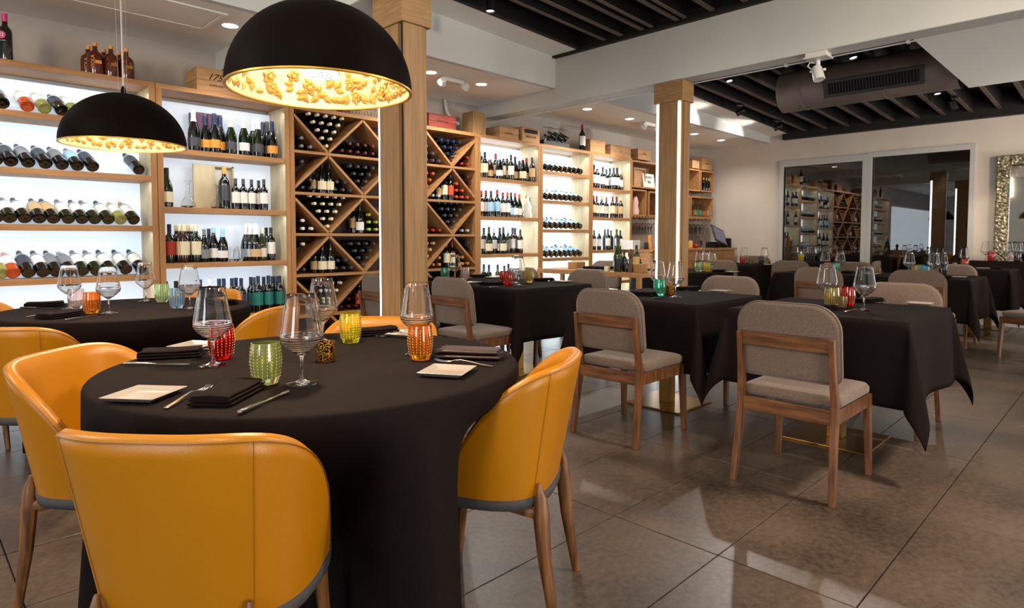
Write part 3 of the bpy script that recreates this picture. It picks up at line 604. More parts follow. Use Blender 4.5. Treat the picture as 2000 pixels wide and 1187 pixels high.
# ---- mustard tub chair
def shell_pt(phi, z):
    k = (z-.40)/.38; a = .228+.052*k; b = .202+.072*k
    if abs(phi) <= 90: x = -b*abs(cos(R(phi)))**.72; y = a*spow(sin(R(phi)), .72)
    else: x = (abs(phi)-90)/45*.11; y = math.copysign(a-.012*(abs(phi)-90)/45, phi)
    return x, y
def shell_h(phi):
    x, y = shell_pt(phi, .6); t = (x+.236)/(.11+.236); t = min(1, max(0, t))
    return .385+.395*max(0., 1-t**1.8)**.9
def yellow_chair():
    t = thing('tub_chair', (0, 0, 0), 'chair', 'chair')
    nu = 56; prof = []
    def fn(u, v):
        phi = -135+270*u; h = shell_h(phi); th_ = .034*min(1, max(.25, (h-.40)/.12))
        if v < .45: f = v/.45; z = .372+(h-.372-.012)*f; off = 0
        elif v < .55:
            a = (v-.45)/.10*pi; z = h-.012+.012*sin(a); off = th_/2*(1-cos(a))
        else: f = (v-.55)/.45; z = (h-.012)+(.43-(h-.012))*f if h > .45 else h-.012-.01*f; off = th_
        x, y = shell_pt(phi, min(z, .8)); d = 2.
        x1, y1 = shell_pt(min(135, phi+d), z); x0, y0 = shell_pt(max(-135, phi-d), z)
        tx, ty = x1-x0, y1-y0; l = hypot(tx, ty) or 1
        nx, ny = -ty/l, tx/l
        if nx*(-x+.02)+ny*(-y) < 0: nx, ny = -nx, -ny
        return (x+nx*off, y+ny*off, z)
    MB().grid(fn, nu, 22).build('shell', 'yellow', t, smooth=2)
    for ph in (-38, 38):
        pts = []
        for k in range(10):
            z = .41+(shell_h(ph)-.425)*k/9; x, y = shell_pt(ph, z); l = hypot(x, y); pts.append((x*(1+.001/l), y*(1+.001/l), z))
        MB().tube(pts, .0007, 5).build('seam', 'yseam', t, smooth=True)
    pts = []
    for k in range(61):
        ph = -128+256*k/60; h = shell_h(ph); z = h-.013; x, y = shell_pt(ph, z); pts.append((x*1.004, y*1.004, z))
    MB().tube(pts, .0010, 5).build('piping', 'yseam', t, smooth=True)
    se = [(spow(cos(a), .75)*(.225 if cos(a) > 0 else .19), spow(sin(a), .75)*.205) for a in [2*pi*k/36 for k in range(36)]]
    soft(se, [(.012, .405), (0, .425), (0, .445), (.015, .458), (.06, .464)], lambda a, b, c: (a, b, c)).build('seat_cushion', 'yellow', t, smooth=2)
    se = [(spow(cos(a), .72)*(.235 if cos(a) > 0 else .205), spow(sin(a), .72)*.228) for a in [2*pi*k/36 for k in range(36)]]
    soft(se, [(.03, .342), (.004, .352), (0, .384)], lambda a, b, c: (a, b, c)).build('seat_base', 'greyfab', t, smooth=2)
    for s in (-1, 1):
        P = [(-.186, s*.160, .425), (-.192, s*.162, .38), (-.194, s*.163, .32), (-.205, s*.166, .2), (-.238, s*.172, 0)]
        MB().tube(P, [.006, .018, .024, .020, .013], 10, sx=.8, sy=1.05).build('leg', 'walnut', t, smooth=True)
        P = [(.16, s*.165, .350), (.17, s*.168, .25), (.20, s*.178, 0)]
        MB().tube(P, [.024, .020, .013], 10, sx=.8, sy=1.05).build('leg', 'walnut', t, smooth=True)
        MB().tube([(-.18, s*.161, .334), (-.05, s*.15, .340), (.16, s*.165, .335)], [.018, .010, .016], 8, sx=.7).build('leg_bracket', 'walnut', t, smooth=True)
    return t
YC = yellow_chair()
for x, y, a, lab in ((.520, 1.470, 41, 'mustard leather tub chair at front left, seen from behind, nearest of all'), (1.382, 1.466, 119, 'mustard leather tub chair with walnut legs right of front round table'),
                     (.525, 2.32, -50, 'mustard tub chair left of front round table, inside of its back visible'), (1.47, 2.33, -137, 'mustard tub chair on far side of front round table, top rim visible'),
                     (.47, 3.52, 42, 'mustard tub chair at rear round table, back cut by left edge'), (1.42, 3.55, 131, 'mustard tub chair at rear round table, right side, angled back'),
                     (1.50, 4.60, -130, 'pale lit tub chair beyond the rear round table near bottles'), (.42, 4.58, -48, 'mustard tub chair far left beyond the rear round table')):
    place(YC, USED, (x, y, 0), R(a), lab, 'chair', 'mustard tub chairs')
TUBS = [(.520, 1.470), (1.382, 1.466), (.525, 2.32), (1.47, 2.33), (.47, 3.52), (1.42, 3.55), (1.50, 4.60), (.42, 4.58)]
# ---- beige dining chair
def beige_chair():
    t = thing('dining_chair', (0, 0, 0), 'chair', 'chair')
    xb = lambda z: -.205-.055*(z-.42)/.43
    ol = rrect(-.228, .228, .508, .858, [.115, .115, .045, .045], 8)
    soft(ol, [(.022, 0.), (.006, .006), (0, .018), (0, .034), (.006, .046), (.022, .052)], lambda a, b, c: (xb(b)+.004+c+.03*(1-(a/.228)**2)*-.35+.0, a, b)).build('backrest', 'beige', t, smooth=2)
    ol2 = [(p[0]*.992, (p[1]-.683)*.992+.683) for p in ol]
    pts = [(xb(b)+.018+.03*(1-(a/.228)**2)*-.35, a*1.003, (b-.683)*1.003+.683) for a, b in ol]; pts.append(pts[0])
    MB().tube(pts, .003, 5).build('piping', 'beige2', t, smooth=True)
    ol = rrect(-.195, .255, -.222, .222, [.05, .03, .03, .05], 5)
    soft(ol, [(.012, .402), (.0, .414), (.0, .438), (.01, .452), (.04, .460)], lambda a, b, c: (a, b, c)).build('seat', 'beige', t, smooth=2)
    for s in (-1, 1):
        def q(x, z, w=.036, d=.024, dy=0): return [(x-w/2, s*(.208+dy)-d/2, z), (x+w/2, s*(.208+dy)-d/2, z), (x+w/2, s*(.208+dy)+d/2, z), (x-w/2, s*(.208+dy)+d/2, z)]
        secs = [q(-.268, 0, .032, .026, .012), q(-.222, .33, .044, .028), q(-.216, .42, .044, .028), q(-.240, .56, .034, .025, -.004), q(-.262, .715, .028, .024, -.006)]
        g = MB()
        vs = [p for sct in secs for p in sct]; fs = [(3, 2, 1, 0), tuple(16+k for k in range(4))]+[(j*4+k, j*4+(k+1) % 4, (j+1)*4+(k+1) % 4, (j+1)*4+k) for j in range(4) for k in range(4)]
        g._add(vs, fs).build('leg', 'ashleg', t, bevel=.003)
        g = MB(); secs = [q(.250, 0, .028, .026, .010), q(.232, .40, .042, .034)]
        g._add([p for sct in secs for p in sct], [(3, 2, 1, 0), (4, 5, 6, 7)]+[(k, (k+1) % 4, 4+(k+1) % 4, 4+k) for k in range(4)]).build('leg', 'ashleg', t, bevel=.003)
        MB().bx(-.20, .215, s*.208-.010, s*.208+.010, .338, .402).build('seat_rail', 'ashleg', t, bevel=.002)
    MB().bx(.218, .240, -.192, .192, .338, .402).build('seat_rail', 'ashrail', t, bevel=.002)
    MB().bx(-.236, -.212, -.195, .195, .338, .404).build('seat_rail', 'ashrail', t, bevel=.002)
    MB().prism([(-.258, .652), (-.234, .652), (-.240, .715), (-.264, .715)], 1, -.192, .192).build('back_rail', 'ashrail', t, bevel=.002)
    return t
BC = beige_chair()
G = 'beige dining chairs'
for x, y, a, lab in ((3.085, 1.115, 0, 'beige dining chair, back to camera, at front right square table'), (3.11, 2.125, 0, 'beige dining chair, back to camera, at middle square table'),
                     (3.17, 3.60, 0, 'pale lit dining chair at long table just right of near column'), (3.0, 4.32, 0, 'dining chair half hidden behind left edge of near column'),
                     (4.36, 1.08, 180, 'beige dining chair on far side of front right square table'), (4.30, 2.20, 180, 'beige dining chair on far side of middle square table'),
                     (4.34, 3.60, 180, 'beige dining chair on far side of long left table, right one'), (4.20, 4.32, 180, 'beige dining chair on far side of long left table, left one'),
                     (6.80, 2.27, 0, 'beige dining chair, upper corner lit bluish, before long rear table'), (6.80, 1.42, 0, 'shaded dining chair before long rear table, right one'),
                     (8.12, 2.48, 180, 'beige dining chair beyond long rear table, left one'), (8.12, 1.47, 180, 'beige dining chair beyond long rear table, right one'),
                     (7.48, 3.86, 185, 'pale dining chair beyond dark round table near bar'), (8.95, 2.62, 95, 'beige dining chair turned sideways, far back before second window'),
                     (8.55, 3.30, 20, 'shaded dining chair in front of first window'), (9.86, 4.45, 180, 'dining chair in far corner left of first window'),
                     (6.35, 4.88, 180, 'pale round-backed chair behind the wooden side table'),
                     (7.65, .62, 150, 'dining chair cut off by right edge of view')):
    place(BC, USED, (x, y, 0), R(a), lab, 'chair', G)

# ---- tables and cloths
def round_table(x, y, lab, lab2):
    t = thing('dining_table', (x, y, 0), lab, 'table', 'round dining tables')
    MB().lathe([(0, .715), (.60, .715), (.607, .72), (.607, .738), (.60, .743), (0, .743)], 48).build('tabletop', 'oakh', t)
    MB().lathe([(0, .02), (.045, .02), (.045, .715), (0, .715)], 20).build('pedestal', 'brass', t, smooth=True)
    MB().lathe([(0, 0), (.25, 0), (.25, .012), (.05, .022), (0, .022)], 32).build('base_plate', 'brass', t)
    Rr = .628; rr = random.Random(int(x*1000+y*77)); phs = [rr.uniform(0, 6.28) for _ in range(6)]
    ch = [(math.atan2(b-y, a-x), hypot(b-y, a-x)) for a, b in TUBS if hypot(b-y, a-x) < .95]
    def fn(u, v):
        a = 2*pi*u
        if v < .28: r = Rr*v/.28*.985; return (r*cos(a), r*sin(a), .7500+.0006*sin(9*a+r*20))
        if v < .36:
            b = (v-.28)/.08*pi/2; r = Rr*.985+.012*sin(b); return (r*cos(a), r*sin(a), .75-.012*(1-cos(b)))
        s = (v-.36)/.64; z = .738-.71*s
        w_ = sin(11*a+phs[0]+1.1*sin(2*a+phs[1]))+.5*sin(7*a+phs[2])+.25*sin(17*a+phs[3])
        fold = (max(-.7, w_)) * .034*s**.75
        r = Rr*.985+.012+.052*s+fold
        for ca, cd in ch:
            dl = abs((a-ca+pi) % (2*pi)-pi); e = 1-min(1, max(0, (dl-(.50 if y < 3 else .64))/.30)); e = e*e*(3-2*e)
            k = min(1, max(0, (.72-z)/.28)); k = k*k*(3-2*k); lim = cd-.27+.03*sin(9*a+phs[5])
            r = r+(min(r, lim)-r)*e*k
        if s > .97: z = .02+.012*(1+sin(5*a+phs[4]))
        return (r*cos(a), r*sin(a), z)
    c = MB().grid(fn, 300, 48, cu=True).build('tablecloth', 'cloth', smooth=2, solid=.0025)
    c.location = (x, y, 0); tag(c, lab2, 'tablecloth', 'round black tablecloths')
round_table(.965, 1.84, 'front round pedestal table hidden under its black cloth', 'black floor-length cloth draped over the front round table')
round_table(.965, 4.05, 'rear left round pedestal table hidden under its black cloth', 'black floor-length cloth draped over rear round table by shelves')
def square_table(x0, x1, y0, y1, lab, lab2, zt=.75, d=.41, round_=False, seed=1):
    cx_, cy_ = (x0+x1)/2, (y0+y1)/2; ax, ay = (x1-x0)/2, (y1-y0)/2
    t = thing('dining_table', (cx_, cy_, 0), lab, 'table', 'square dining tables')
    MB().bx(-ax+.012, ax-.012, -ay+.012, ay-.012, zt-.034, zt-.006).build('tabletop', 'oakh', t)
    nb = [0] if ay < .6 else [-ay+.45, ay-.45]
    for b in nb:
        MB().bx(-.22, .22, b-.22, b+.22, 0, .012).build('base_plate', 'brass', t, bevel=.002)
        MB().bx(-.04, .04, b-.04, b+.04, .012, zt-.034).build('pedestal', 'brass', t, bevel=.002)
    rr = random.Random(seed); ph = [rr.uniform(0, 6.28) for _ in range(8)]
    def coords(a):
        return [-a-d+d*(k/14) for k in range(14)]+[-a, -a+.02]+[-a+.02+(2*a-.04)*k/14 for k in range(1, 14)]+[a-.02, a]+[a+d*(k/14) for k in range(1, 15)]
    S, T = coords(ax), coords(ay)
    def pos(s, t_):
        ds, dt = max(0, abs(s)-ax), max(0, abs(t_)-ay); sx, sy = math.copysign(1, s), math.copysign(1, t_)
        if ds == 0 and dt == 0: return (s, t_, zt+.0005)
        if dt == 0:
            e = (ax_ := ds/d); wv = .018*sin(5.2*t_+ph[0 if sx > 0 else 1])+.012*sin(11*t_+ph[2]); nr = min(1, (ay-abs(t_))/.25)
            return (sx*(ax+.004+e*(.028+wv*nr)), t_*(1), zt-ds+.004*(1-e))
        if ds == 0:
            e = dt/d; wv = .018*sin(5.2*s+ph[3 if sy > 0 else 4])+.012*sin(11*s+ph[5]); nr = min(1, (ax-abs(s))/.25)
            return (s, sy*(ay+.004+e*(.028+wv*nr)), zt-dt+.004*(1-e))
        rho = hypot(ds, dt); al = math.atan2(dt, ds); k = sin(2*al)**.85
        w_ = .23*rho*k; drop = math.sqrt(max(0, rho*rho-w_*w_*.6)); e = min(1, rho/d)
        bend = .12*rho*sin(4*al)
        ux, uy = cos(al)**.7, sin(al)**.7; l = hypot(ux, uy); ux /= l; uy /= l
        return (sx*(ax+.004+w_*ux*.9+e*.028*cos(al)**2+bend*uy*.3), sy*(ay+.004+w_*uy*.9+e*.028*sin(al)**2-bend*ux*.3), zt-drop*.985+.004*(1-e))
    vs = [pos(s, t_) for t_ in T for s in S]; n = len(S)
    g = MB()._add(vs, [(j*n+i, j*n+i+1, (j+1)*n+i+1, (j+1)*n+i) for j in range(len(T)-1) for i in range(n-1)])
    c = g.build('tablecloth', 'cloth', smooth=2, solid=.0025); c.location = (cx_, cy_, 0)
    tag(c, lab2, 'tablecloth', 'square black tablecloths')
square_table(3.37, 4.28, .755, 1.645, 'front right square table with brass base under black cloth', 'black cloth with hanging corners over front right square table', seed=2)
square_table(3.37, 4.27, 1.845, 2.76, 'middle square table with brass base under black cloth', 'black cloth with pointed corner fold over middle square table', seed=3)
square_table(3.41, 4.33, 3.375, 4.75, 'long table right of the near column under black cloth', 'black cloth over long table right of near column', seed=4)
square_table(7.15, 8.05, 1.12, 2.95, 'long rear table before the windows under black cloth', 'black cloth over long rear table before second window', .755, seed=5)
square_table(8.75, 9.55, 3.86, 4.66, 'small table near the bar corner under black cloth', 'black cloth over far corner table left of first window', .76, d=.5, seed=6)
square_table(9.28, 10.02, 3.0, 3.75, 'small table before first window under black cloth', 'black cloth over small table before first window', .80, d=.42, seed=7)
square_table(8.8, 9.55, 1.02, 1.85, 'small table below second window under black cloth', 'black cloth over small table below second window, right side', .79, d=.45, seed=8)
square_table(9.80, 10.02, -.3, 1.80, 'dark table before the gold mirror under black cloth', 'black cloth over table before the gold-framed mirror', .86, d=.40, seed=9)
def big_round(x, y, r, lab, lab2, zt):
    t = thing('dining_table', (x, y, 0), lab, 'table')
    MB().lathe([(0, zt-.03), (r-.02, zt-.03), (r-.02, zt-.008), (0, zt-.008)], 40).build('tabletop', 'oakh', t)
    MB().lathe([(0, 0), (.24, 0), (.24, .012), (.04, .02), (.04, zt-.03), (0, zt-.03)], 24).build('pedestal', 'brass', t)
    def fn(u, v):
        a = 2*pi*u
        if v < .3: return (r*v/.3*cos(a), r*v/.3*sin(a), zt)
        s = (v-.3)/.7; q = r+.004+.05*s+.03*s*sin(9*a+1)+.015*s*sin(5*a)
        return (q*cos(a), q*sin(a), zt-(.5+.08*sin(4*a+.6))*s)
    c = MB().grid(fn, 120, 20, cu=True).build('tablecloth', 'cloth', smooth=2, solid=.0025); c.location = (x, y, 0); tag(c, lab2, 'tablecloth')
big_round(6.98, 4.02, .60, 'round table beyond the lit column under black cloth', 'black cloth over round table just right of lit column', .745)

# ---- tableware
def wine_glass():
    t = thing('wine_glass', (0, 0, 0), 'glass', 'glass')
    out = [(.0, .0), (.040, .0), (.0415, .0012), (.036, .0028), (.018, .0065), (.0065, .012), (.0042, .022), (.0036, .045), (.0042, .066), (.0070, .076), (.014, .082), (.026, .090), (.0355, .0985), (.0445, .1065), (.0515, .1145), (.0556, .1225), (.0566, .129), (.0556, .138), (.0525, .155), (.0480, .180), (.0425, .212), (.0372, .243)]
    rip = []
    for r, z in out:
        rip.append((r, z))
    def ro(z):
        for (ra, za), (rb, zb) in zip(out[9:], out[10:]):
            if za <= z <= zb: return ra+(rb-ra)*(z-za)/(zb-za)
    bowl_in = [(.0368, .2436), (.0363, .243)]+[(ro(z)-.0011, z) for z in (.23, .212, .196, .180, .168, .155, .146, .138)]
    wav = []
    for k in range(30):
        z = .132-(.132-.086)*k/29; wav.append((ro(max(z-.0015, .0825))-.0012+.0005*sin(k*pi*.5), z))
    MB().lathe(out+bowl_in+wav+[(.008, .0835), (.0, .0825)], 40).build('bowl', 'glass', t, smooth=True)
    return t
WG = wine_glass()
def tumbler(matname, beads=True):
    t = thing('tumbler', (0, 0, 0), 'tumbler', 'tumbler')
    pr = [(.0, .0), (.026, .0), (.030, .002), (.0345, .018), (.0385, .040), (.0405, .062), (.0395, .085), (.0370, .112)]
    pin = [(.0345, .1125), (.0368, .085), (.0376, .062), (.0355, .040), (.031, .022), (.0, .016)]
    def fn(r, z, a, j):
        if j < len(pr): return r*(1+.018*abs(cos(8*a)) if r > .03 else 1)
        return r
    MB().lathe(pr+pin, 48, fn=fn).build('glass_body', matname, t, smooth=True)
    if beads:
        g = MB()
        for q in range(20):
            a = 2*pi*q/20
            for k in range(10):
                z = .020+.0088*k; r = .0350+(.0405-.0350)*min(1, (z-.02)/.04) if z < .062 else .0405-(.0035)*(z-.062)/.05
                r = r+.0010; dx, dy = cos(a), sin(a); w_, h_ = .0010, .0028
                p = [(dx*r-dy*w_*sx, dy*r+dx*w_*sx, z+h_*sz) for sx, sz in ((0, -1), (1, 0), (0, 1), (-1, 0))]
                top = (dx*(r+.0008), dy*(r+.0008), z); n = len(g.v)
                g._add(p+[top], [(0, 1, 4), (1, 2, 4), (2, 3, 4), (3, 0, 4)])
        o = g.build('bead_rows', 'bead', t); o['kind'] = 'stuff'
    return t
TUM = {}
def votive(): 
    t = thing('votive', (0, 0, 0), 'votive', 'candle holder')
    MB().lathe([(0, 0), (.026, 0), (.0275, .003), (.0300, .060), (.0300, .064), (.0280, .064), (.0255, .006), (0, .006)], 28).build('cup', 'votive', t, smooth=True)
    MB().lathe([(0, .006), (.0245, .006), (.0255, .034), (0, .034)], 20).build('candle', 'l_cream', t, smooth=True)
    return t
VT = votive()
def vproto2():
    t = thing('votive', (0, 0, 0), 'votive', 'candle holder')
    MB().lathe([(0, 0), (.026, 0), (.0265, .003), (.0270, .062), (.0250, .062), (.0245, .006), (0, .006)], 20).build('cup', 'votive2', t, smooth=True)
    MB().lathe([(0, .006), (.024, .006), (.024, .034), (0, .034)], 16).build('candle', 'l_cream', t, smooth=True)
    return t
VT2 = vproto2()
def plate():
    t = thing('bread_plate', (0, 0, 0), 'plate', 'plate'); g = MB(); vs = []; rings = [(.045, 0), (.050, .0), (.066, .010), (.0685, .012), (.0675, .0135), (.050, .0065), (.046, .0045)]
    for r, z in rings: vs += [(r*sx, r*sy, z) for sx, sy in ((-1, -1), (1, -1), (1, 1), (-1, 1))]
    fs = [(j*4+i, j*4+(i+1) % 4, (j+1)*4+(i+1) % 4, (j+1)*4+i) for j in range(len(rings)-1) for i in range(4)]+[(3, 2, 1, 0), tuple(len(vs)-4+k for k in range(4))]
    g._add(vs, fs).build('dish', 'white', t, bevel=.0012, seg=1); return t
PL = plate()
def napkin(matname='napkin', L=.19, W=.105, layers=3, h=.009):
    t = thing('napkin', (0, 0, 0), 'napkin', 'napkin')
    g = MB()
    for k in range(layers):
        ins = .003*k; z0 = .001+k*h
        def fn(u, v, k=k, z0=z0, ins=ins):
            a = 2*pi*v; e = .55
            hw = W/2-ins; cz = z0+h/2; y = hw*spow(cos(a), .35); z = cz+h*.47*spow(sin(a), .8)
            x = -L/2+ins+(L-2*ins)*u; x += .004*sin(8*y/W+k)
            z += .002*sin(5*u+k)*(k/layers)+(.004*(1-min(1, u/.08)) if k == layers-1 else 0)*-1
            return (x, y, z)
        n0 = len(g.v); g.grid(fn, 14, 20, cv=True)
        g.f.append(tuple(n0+15*j for j in range(20))); g.mi.append(0); g.f.append(tuple(n0+14+15*j for j in range(20))[::-1]); g.mi.append(0)
    g.build('folded_cloth', matname, t, smooth=True); return t
NP = napkin(); NP2 = napkin('napkin2', .21, .10, 2, .016); NP2['label'] = 'x'
def knife():
    t = thing('knife', (0, 0, 0), 'knife', 'knife')
    MB().tube([(-.105, 0, .006), (-.10, 0, .0065), (-.06, 0, .0068), (-.01, 0, .006), (.0, 0, .0052)], [.002, .0062, .0058, .0040, .0030], 8, sx=1.15, sy=.6).build('handle', 'steel', t, smooth=True)
    pl = [(0, -.0035), (.02, -.0045), (.08, -.0075), (.095, -.0075), (.105, -.002), (.106, .002), (.09, .0055), (0, .0040)]
    MB().prism(pl, 2, .0042, .0056).build('blade', 'steel', t, bevel=.0004); return t
KN = knife()
def fork():
    t = thing('fork', (0, 0, 0), 'fork', 'fork')
    xs = [-.10, -.09, -.06, -.02, .01, .03, .045, .055]; hw = [.004, .0065, .0058, .0035, .0028, .0045, .0105, .0115]; zz = [.002, .0022, .0045, .010, .013, .011, .007, .005]
    vs = []; 
    for x, h_, z in zip(xs, hw, zz): vs += [(x, -h_, z), (x, h_, z), (x, h_*.8, z+.0018), (x, -h_*.8, z+.0018)]
    fs = [(3, 2, 1, 0), tuple(len(vs)-4+k for k in range(4))]+[(j*4+i, j*4+(i+1) % 4, (j+1)*4+(i+1) % 4, (j+1)*4+i) for j in range(len(xs)-1) for i in range(4)]
    MB()._add(vs, fs).build('handle', 'steel', t, smooth=True, bevel=.0006)
    for q in (-1.5, -.5, .5, 1.5):
        MB().tube([(.054, q*.0061, .006), (.075, q*.0063, .0045), (.092, q*.0058, .007), (.102, q*.0054, .011)], [.0016, .0015, .0013, .0006], 6).build('tine', 'steel', t, smooth=True)
    return t
FK = fork()
G1, G2, G3, G5, G4 = 'front round table', 'rear round table', 'front right square table', 'long rear table', 'middle square table'
def put(kind, px, py, lab, rz=0, z=None, grp=None, zt=.7525, s=1., mat_=None):
    p = onz(px, py, zt if z is None else z); p.z = zt if z is None else z
    if kind == 'tumbler':
        if mat_ not in TUM: TUM[mat_] = tumbler(mat_); 
        proto = TUM[mat_]; cat = 'tumbler'
    else: proto, cat = {'glass': (WG, 'wine glass'), 'votive': (VT, 'candle holder'), 'votive2': (VT2, 'candle holder'), 'plate': (PL, 'plate'), 'napkin': (NP, 'napkin'), 'napkin2': (NP2, 'napkin'), 'knife': (KN, 'knife'), 'fork': (FK, 'fork')}[kind]
    o = place(proto, USED, p, rz, lab, cat, grp or {'glass': 'wine glasses', 'tumbler': 'coloured tumblers', 'votive': 'candle holders', 'votive2': 'candle holders', 'plate': 'square bread plates', 'napkin': 'folded dark napkins', 'napkin2': 'folded dark napkins', 'knife': 'knives', 'fork': 'forks'}[kind])
    if s != 1: o.scale = (s, s, s)
    return o
def angz(a, b, zt=.7525):
    p, q = onz(*a, zt), onz(*b, zt); return math.atan2(q.y-p.y, q.x-p.x)
def lay(kind, a, b, lab, z=None, s=1., mat_=None):
    """lay something between two spots on the table top (far end last)"""
    return put(kind, 0, 0, lab, z=None) if False else _lay(kind, a, b, lab, z, s)
def _lay(kind, a, b, lab, z, s):
    zt = .7525; p, q = onz(*a, zt), onz(*b, zt); mid = (p+q)/2
    o = put(kind, 1000, 700, lab, rz=math.atan2(q.y-p.y, q.x-p.x), s=s); o.location = (mid.x, mid.y, z or zt); return o
# front round table
put('glass', 590, 749, 'wine glass standing between green tumbler and dark votive, nearest one'); put('glass', 631, 667, 'wine glass on front round table behind the speckled votive')
put('glass', 815, 692, 'wine glass on front round table behind the orange tumbler'); put('glass', 417, 713, 'wine glass in front of the red tumbler on front round table')
put('tumbler', 520, 749, 'pale green ribbed tumbler touching a napkin on front round table', mat_='ggreen'); put('tumbler', 433, 701, 'red ribbed tumbler on front round table', mat_='gred')
put('tumbler', 821, 702, 'orange ribbed tumbler on front round table, right side', mat_='gorange'); put('tumbler', 685, 669, 'bright yellow ribbed tumbler on front round table', mat_='gyellow')
put('votive', 636, 705, 'gold speckled votive at centre of front round table')
put('plate', 283, 775, 'square white plate left of the nearest fork', rz=angz((196, 786), (300, 789))+.0); put('plate', 874, 729, 'square white plate at right edge of front round table', rz=angz((820, 738), (905, 743)))
put('plate', 383, 678, 'square white plate behind napkin left of red tumbler', rz=angz((350, 684), (405, 686))); put('plate', 798, 655, 'square white plate beyond yellow tumbler on front round table', rz=.4)
lay('fork', (303, 808), (424, 752), 'fork between white plate and napkin, nearest place setting'); lay('knife', (461, 813), (567, 765), 'knife right of nearest folded napkin')
lay('napkin', (384, 808), (500, 748), 'dark folded napkin between fork and knife, nearest setting', s=1.0)
lay('napkin', (262, 700), (408, 692), 'dark folded napkin left of red tumbler'); lay('knife', (228, 713), (383, 714), 'knife lying in front of the napkin left of red tumbler')
lay('fork', (330, 686), (404, 684), 'fork between napkin and white plate left of red tumbler')
lay('napkin2', (848, 696), (988, 700), 'brown satin napkin at right edge of front round table'); lay('fork', (970, 717), (845, 706), 'fork between brown napkin and white plate, right side')
lay('napkin', (700, 655), (762, 650), 'dark folded napkin right of yellow tumbler'); lay('fork', (800, 648), (740, 660), 'fork beside napkin beyond yellow tumbler')
# rear round table
put('glass', 137, 603, 'wine glass beside pale pink tumbler on rear round table'); put('glass', 213, 612, 'wine glass right of small orange tumbler, rear round table'); put('glass', 285, 588, 'wine glass in middle of rear round table before shelf upright')
put('glass', 371, 603, 'wine glass right of blue tumbler on rear round table'); put('tumbler', 149, 603, 'pale pink ribbed tumbler on rear round table', mat_='gpink'); put('tumbler', 180, 612, 'orange ribbed tumbler on rear round table', mat_='gorange')
put('tumbler', 317, 590, 'sage green ribbed tumbler on rear round table', mat_='gsage'); put('tumbler', 346, 602, 'pale blue ribbed tumbler on rear round table', mat_='gblue')
lay('napkin', (60, 627), (172, 612), 'dark napkin before orange tumbler on rear round table'); lay('napkin', (45, 600), (130, 596), 'dark napkin left of pink tumbler on rear round table')
lay('knife', (120, 628), (196, 615), 'knife before orange tumbler on rear round table'); lay('knife', (32, 602), (112, 603), 'knife at left edge of rear round table'); lay('napkin', (405, 592), (460, 596), 'dark napkin at right edge of rear round table')
lay('fork', (62, 618), (125, 612), 'fork behind napkin on rear round table')
# front right square table
put('glass', 1687, 606, 'wine glass right of red tumbler on front right square table'); put('glass', 1614, 597, 'wine glass behind green tumbler on front right square table')
put('tumbler', 1624, 599, 'yellow-green ribbed tumbler on front right square table', mat_='gamber'); put('tumbler', 1655, 597, 'red ribbed tumbler on front right square table', mat_='gred'); put('votive2', 1644, 600, 'smoky votive between green and red tumblers')
lay('napkin', (1560, 599), (1640, 607), 'dark napkin near edge of front right square table'); lay('napkin', (1676, 591), (1712, 589), 'dark napkin on far side of front right square table'); lay('knife', (1641, 613), (1680, 602), 'knife left of wine glass foot, front right square table')
lay('fork', (1560, 606), (1585, 594), 'fork by near napkin on front right square table'); lay('fork', (1750, 590), (1715, 593), 'fork on far side of front right square table'); put('plate', 1797, 595, 'square white plate at far corner of front right square table', rz=.1)
# middle square table
put('glass', 1284, 574, 'wine glass behind teal tumbler on middle square table'); put('glass', 1319, 580, 'wine glass right of teal tumbler on middle square table')
put('tumbler', 1288, 577, 'teal ribbed tumbler on middle square table', mat_='gteal'); put('votive', 1308, 575, 'brown speckled votive on middle square table')
lay('napkin', (1222, 574), (1290, 579), 'dark napkin left of teal tumbler'); lay('napkin', (1322, 567), (1362, 565), 'dark napkin right side of middle square table'); put('plate', 1208, 571, 'square white plate behind chair on middle square table', rz=.1); put('plate', 1406, 570, 'square white plate at far right corner of middle square table', rz=.1)
lay('knife', (1265, 586), (1305, 578), 'knife on near edge of middle square table'); lay('fork', (1226, 576), (1250, 570), 'fork by napkin on middle square table'); lay('fork', (1385, 567), (1358, 571), 'fork beside far plate on middle square table')
# long table right of the near column
T3 = 'long table beside near column'
put('tumbler', 869, 546, 'teal ribbed tumbler above pale chair beside near column', mat_='gteal'); put('glass', 889, 548, 'wine glass between teal and pink tumblers beside near column'); put('tumbler', 908, 546, 'pale pink ribbed tumbler on ' + T3, mat_='gpink')
put('tumbler', 985, 554, 'red tumbler, left of pair, on ' + T3, mat_='gred'); put('tumbler', 993, 557, 'red tumbler, right of pair, on ' + T3, mat_='gred'); put('glass', 1008, 553, 'wine glass behind right of the red tumblers, rear one'); put('glass', 1013, 557, 'wine glass right of red tumblers, front one')
put('tumbler', 1034, 552, 'amber ribbed tumbler on ' + T3, mat_='gamber'); lay('napkin', (935, 556), (985, 557), 'dark napkin left of red tumblers'); lay('napkin', (1045, 549), (1080, 548), 'dark napkin right of amber tumbler'); lay('napkin', (918, 542), (955, 540), 'dark napkin behind pink tumbler')
lay('napkin', (842, 548), (866, 546), 'dark napkin at left end beside near column'); put('plate', 922, 553, 'white plate in front of pink tumbler beside near column', rz=.1); put('plate', 1100, 551, 'white plate at right end of ' + T3, rz=.1); put('plate', 965, 543, 'white plate behind red tumblers', rz=.1)
lay('knife', (957, 562), (985, 559), 'knife in front of red tumblers'); lay('fork', (1085, 547), (1063, 552), 'fork beside amber tumbler napkin')
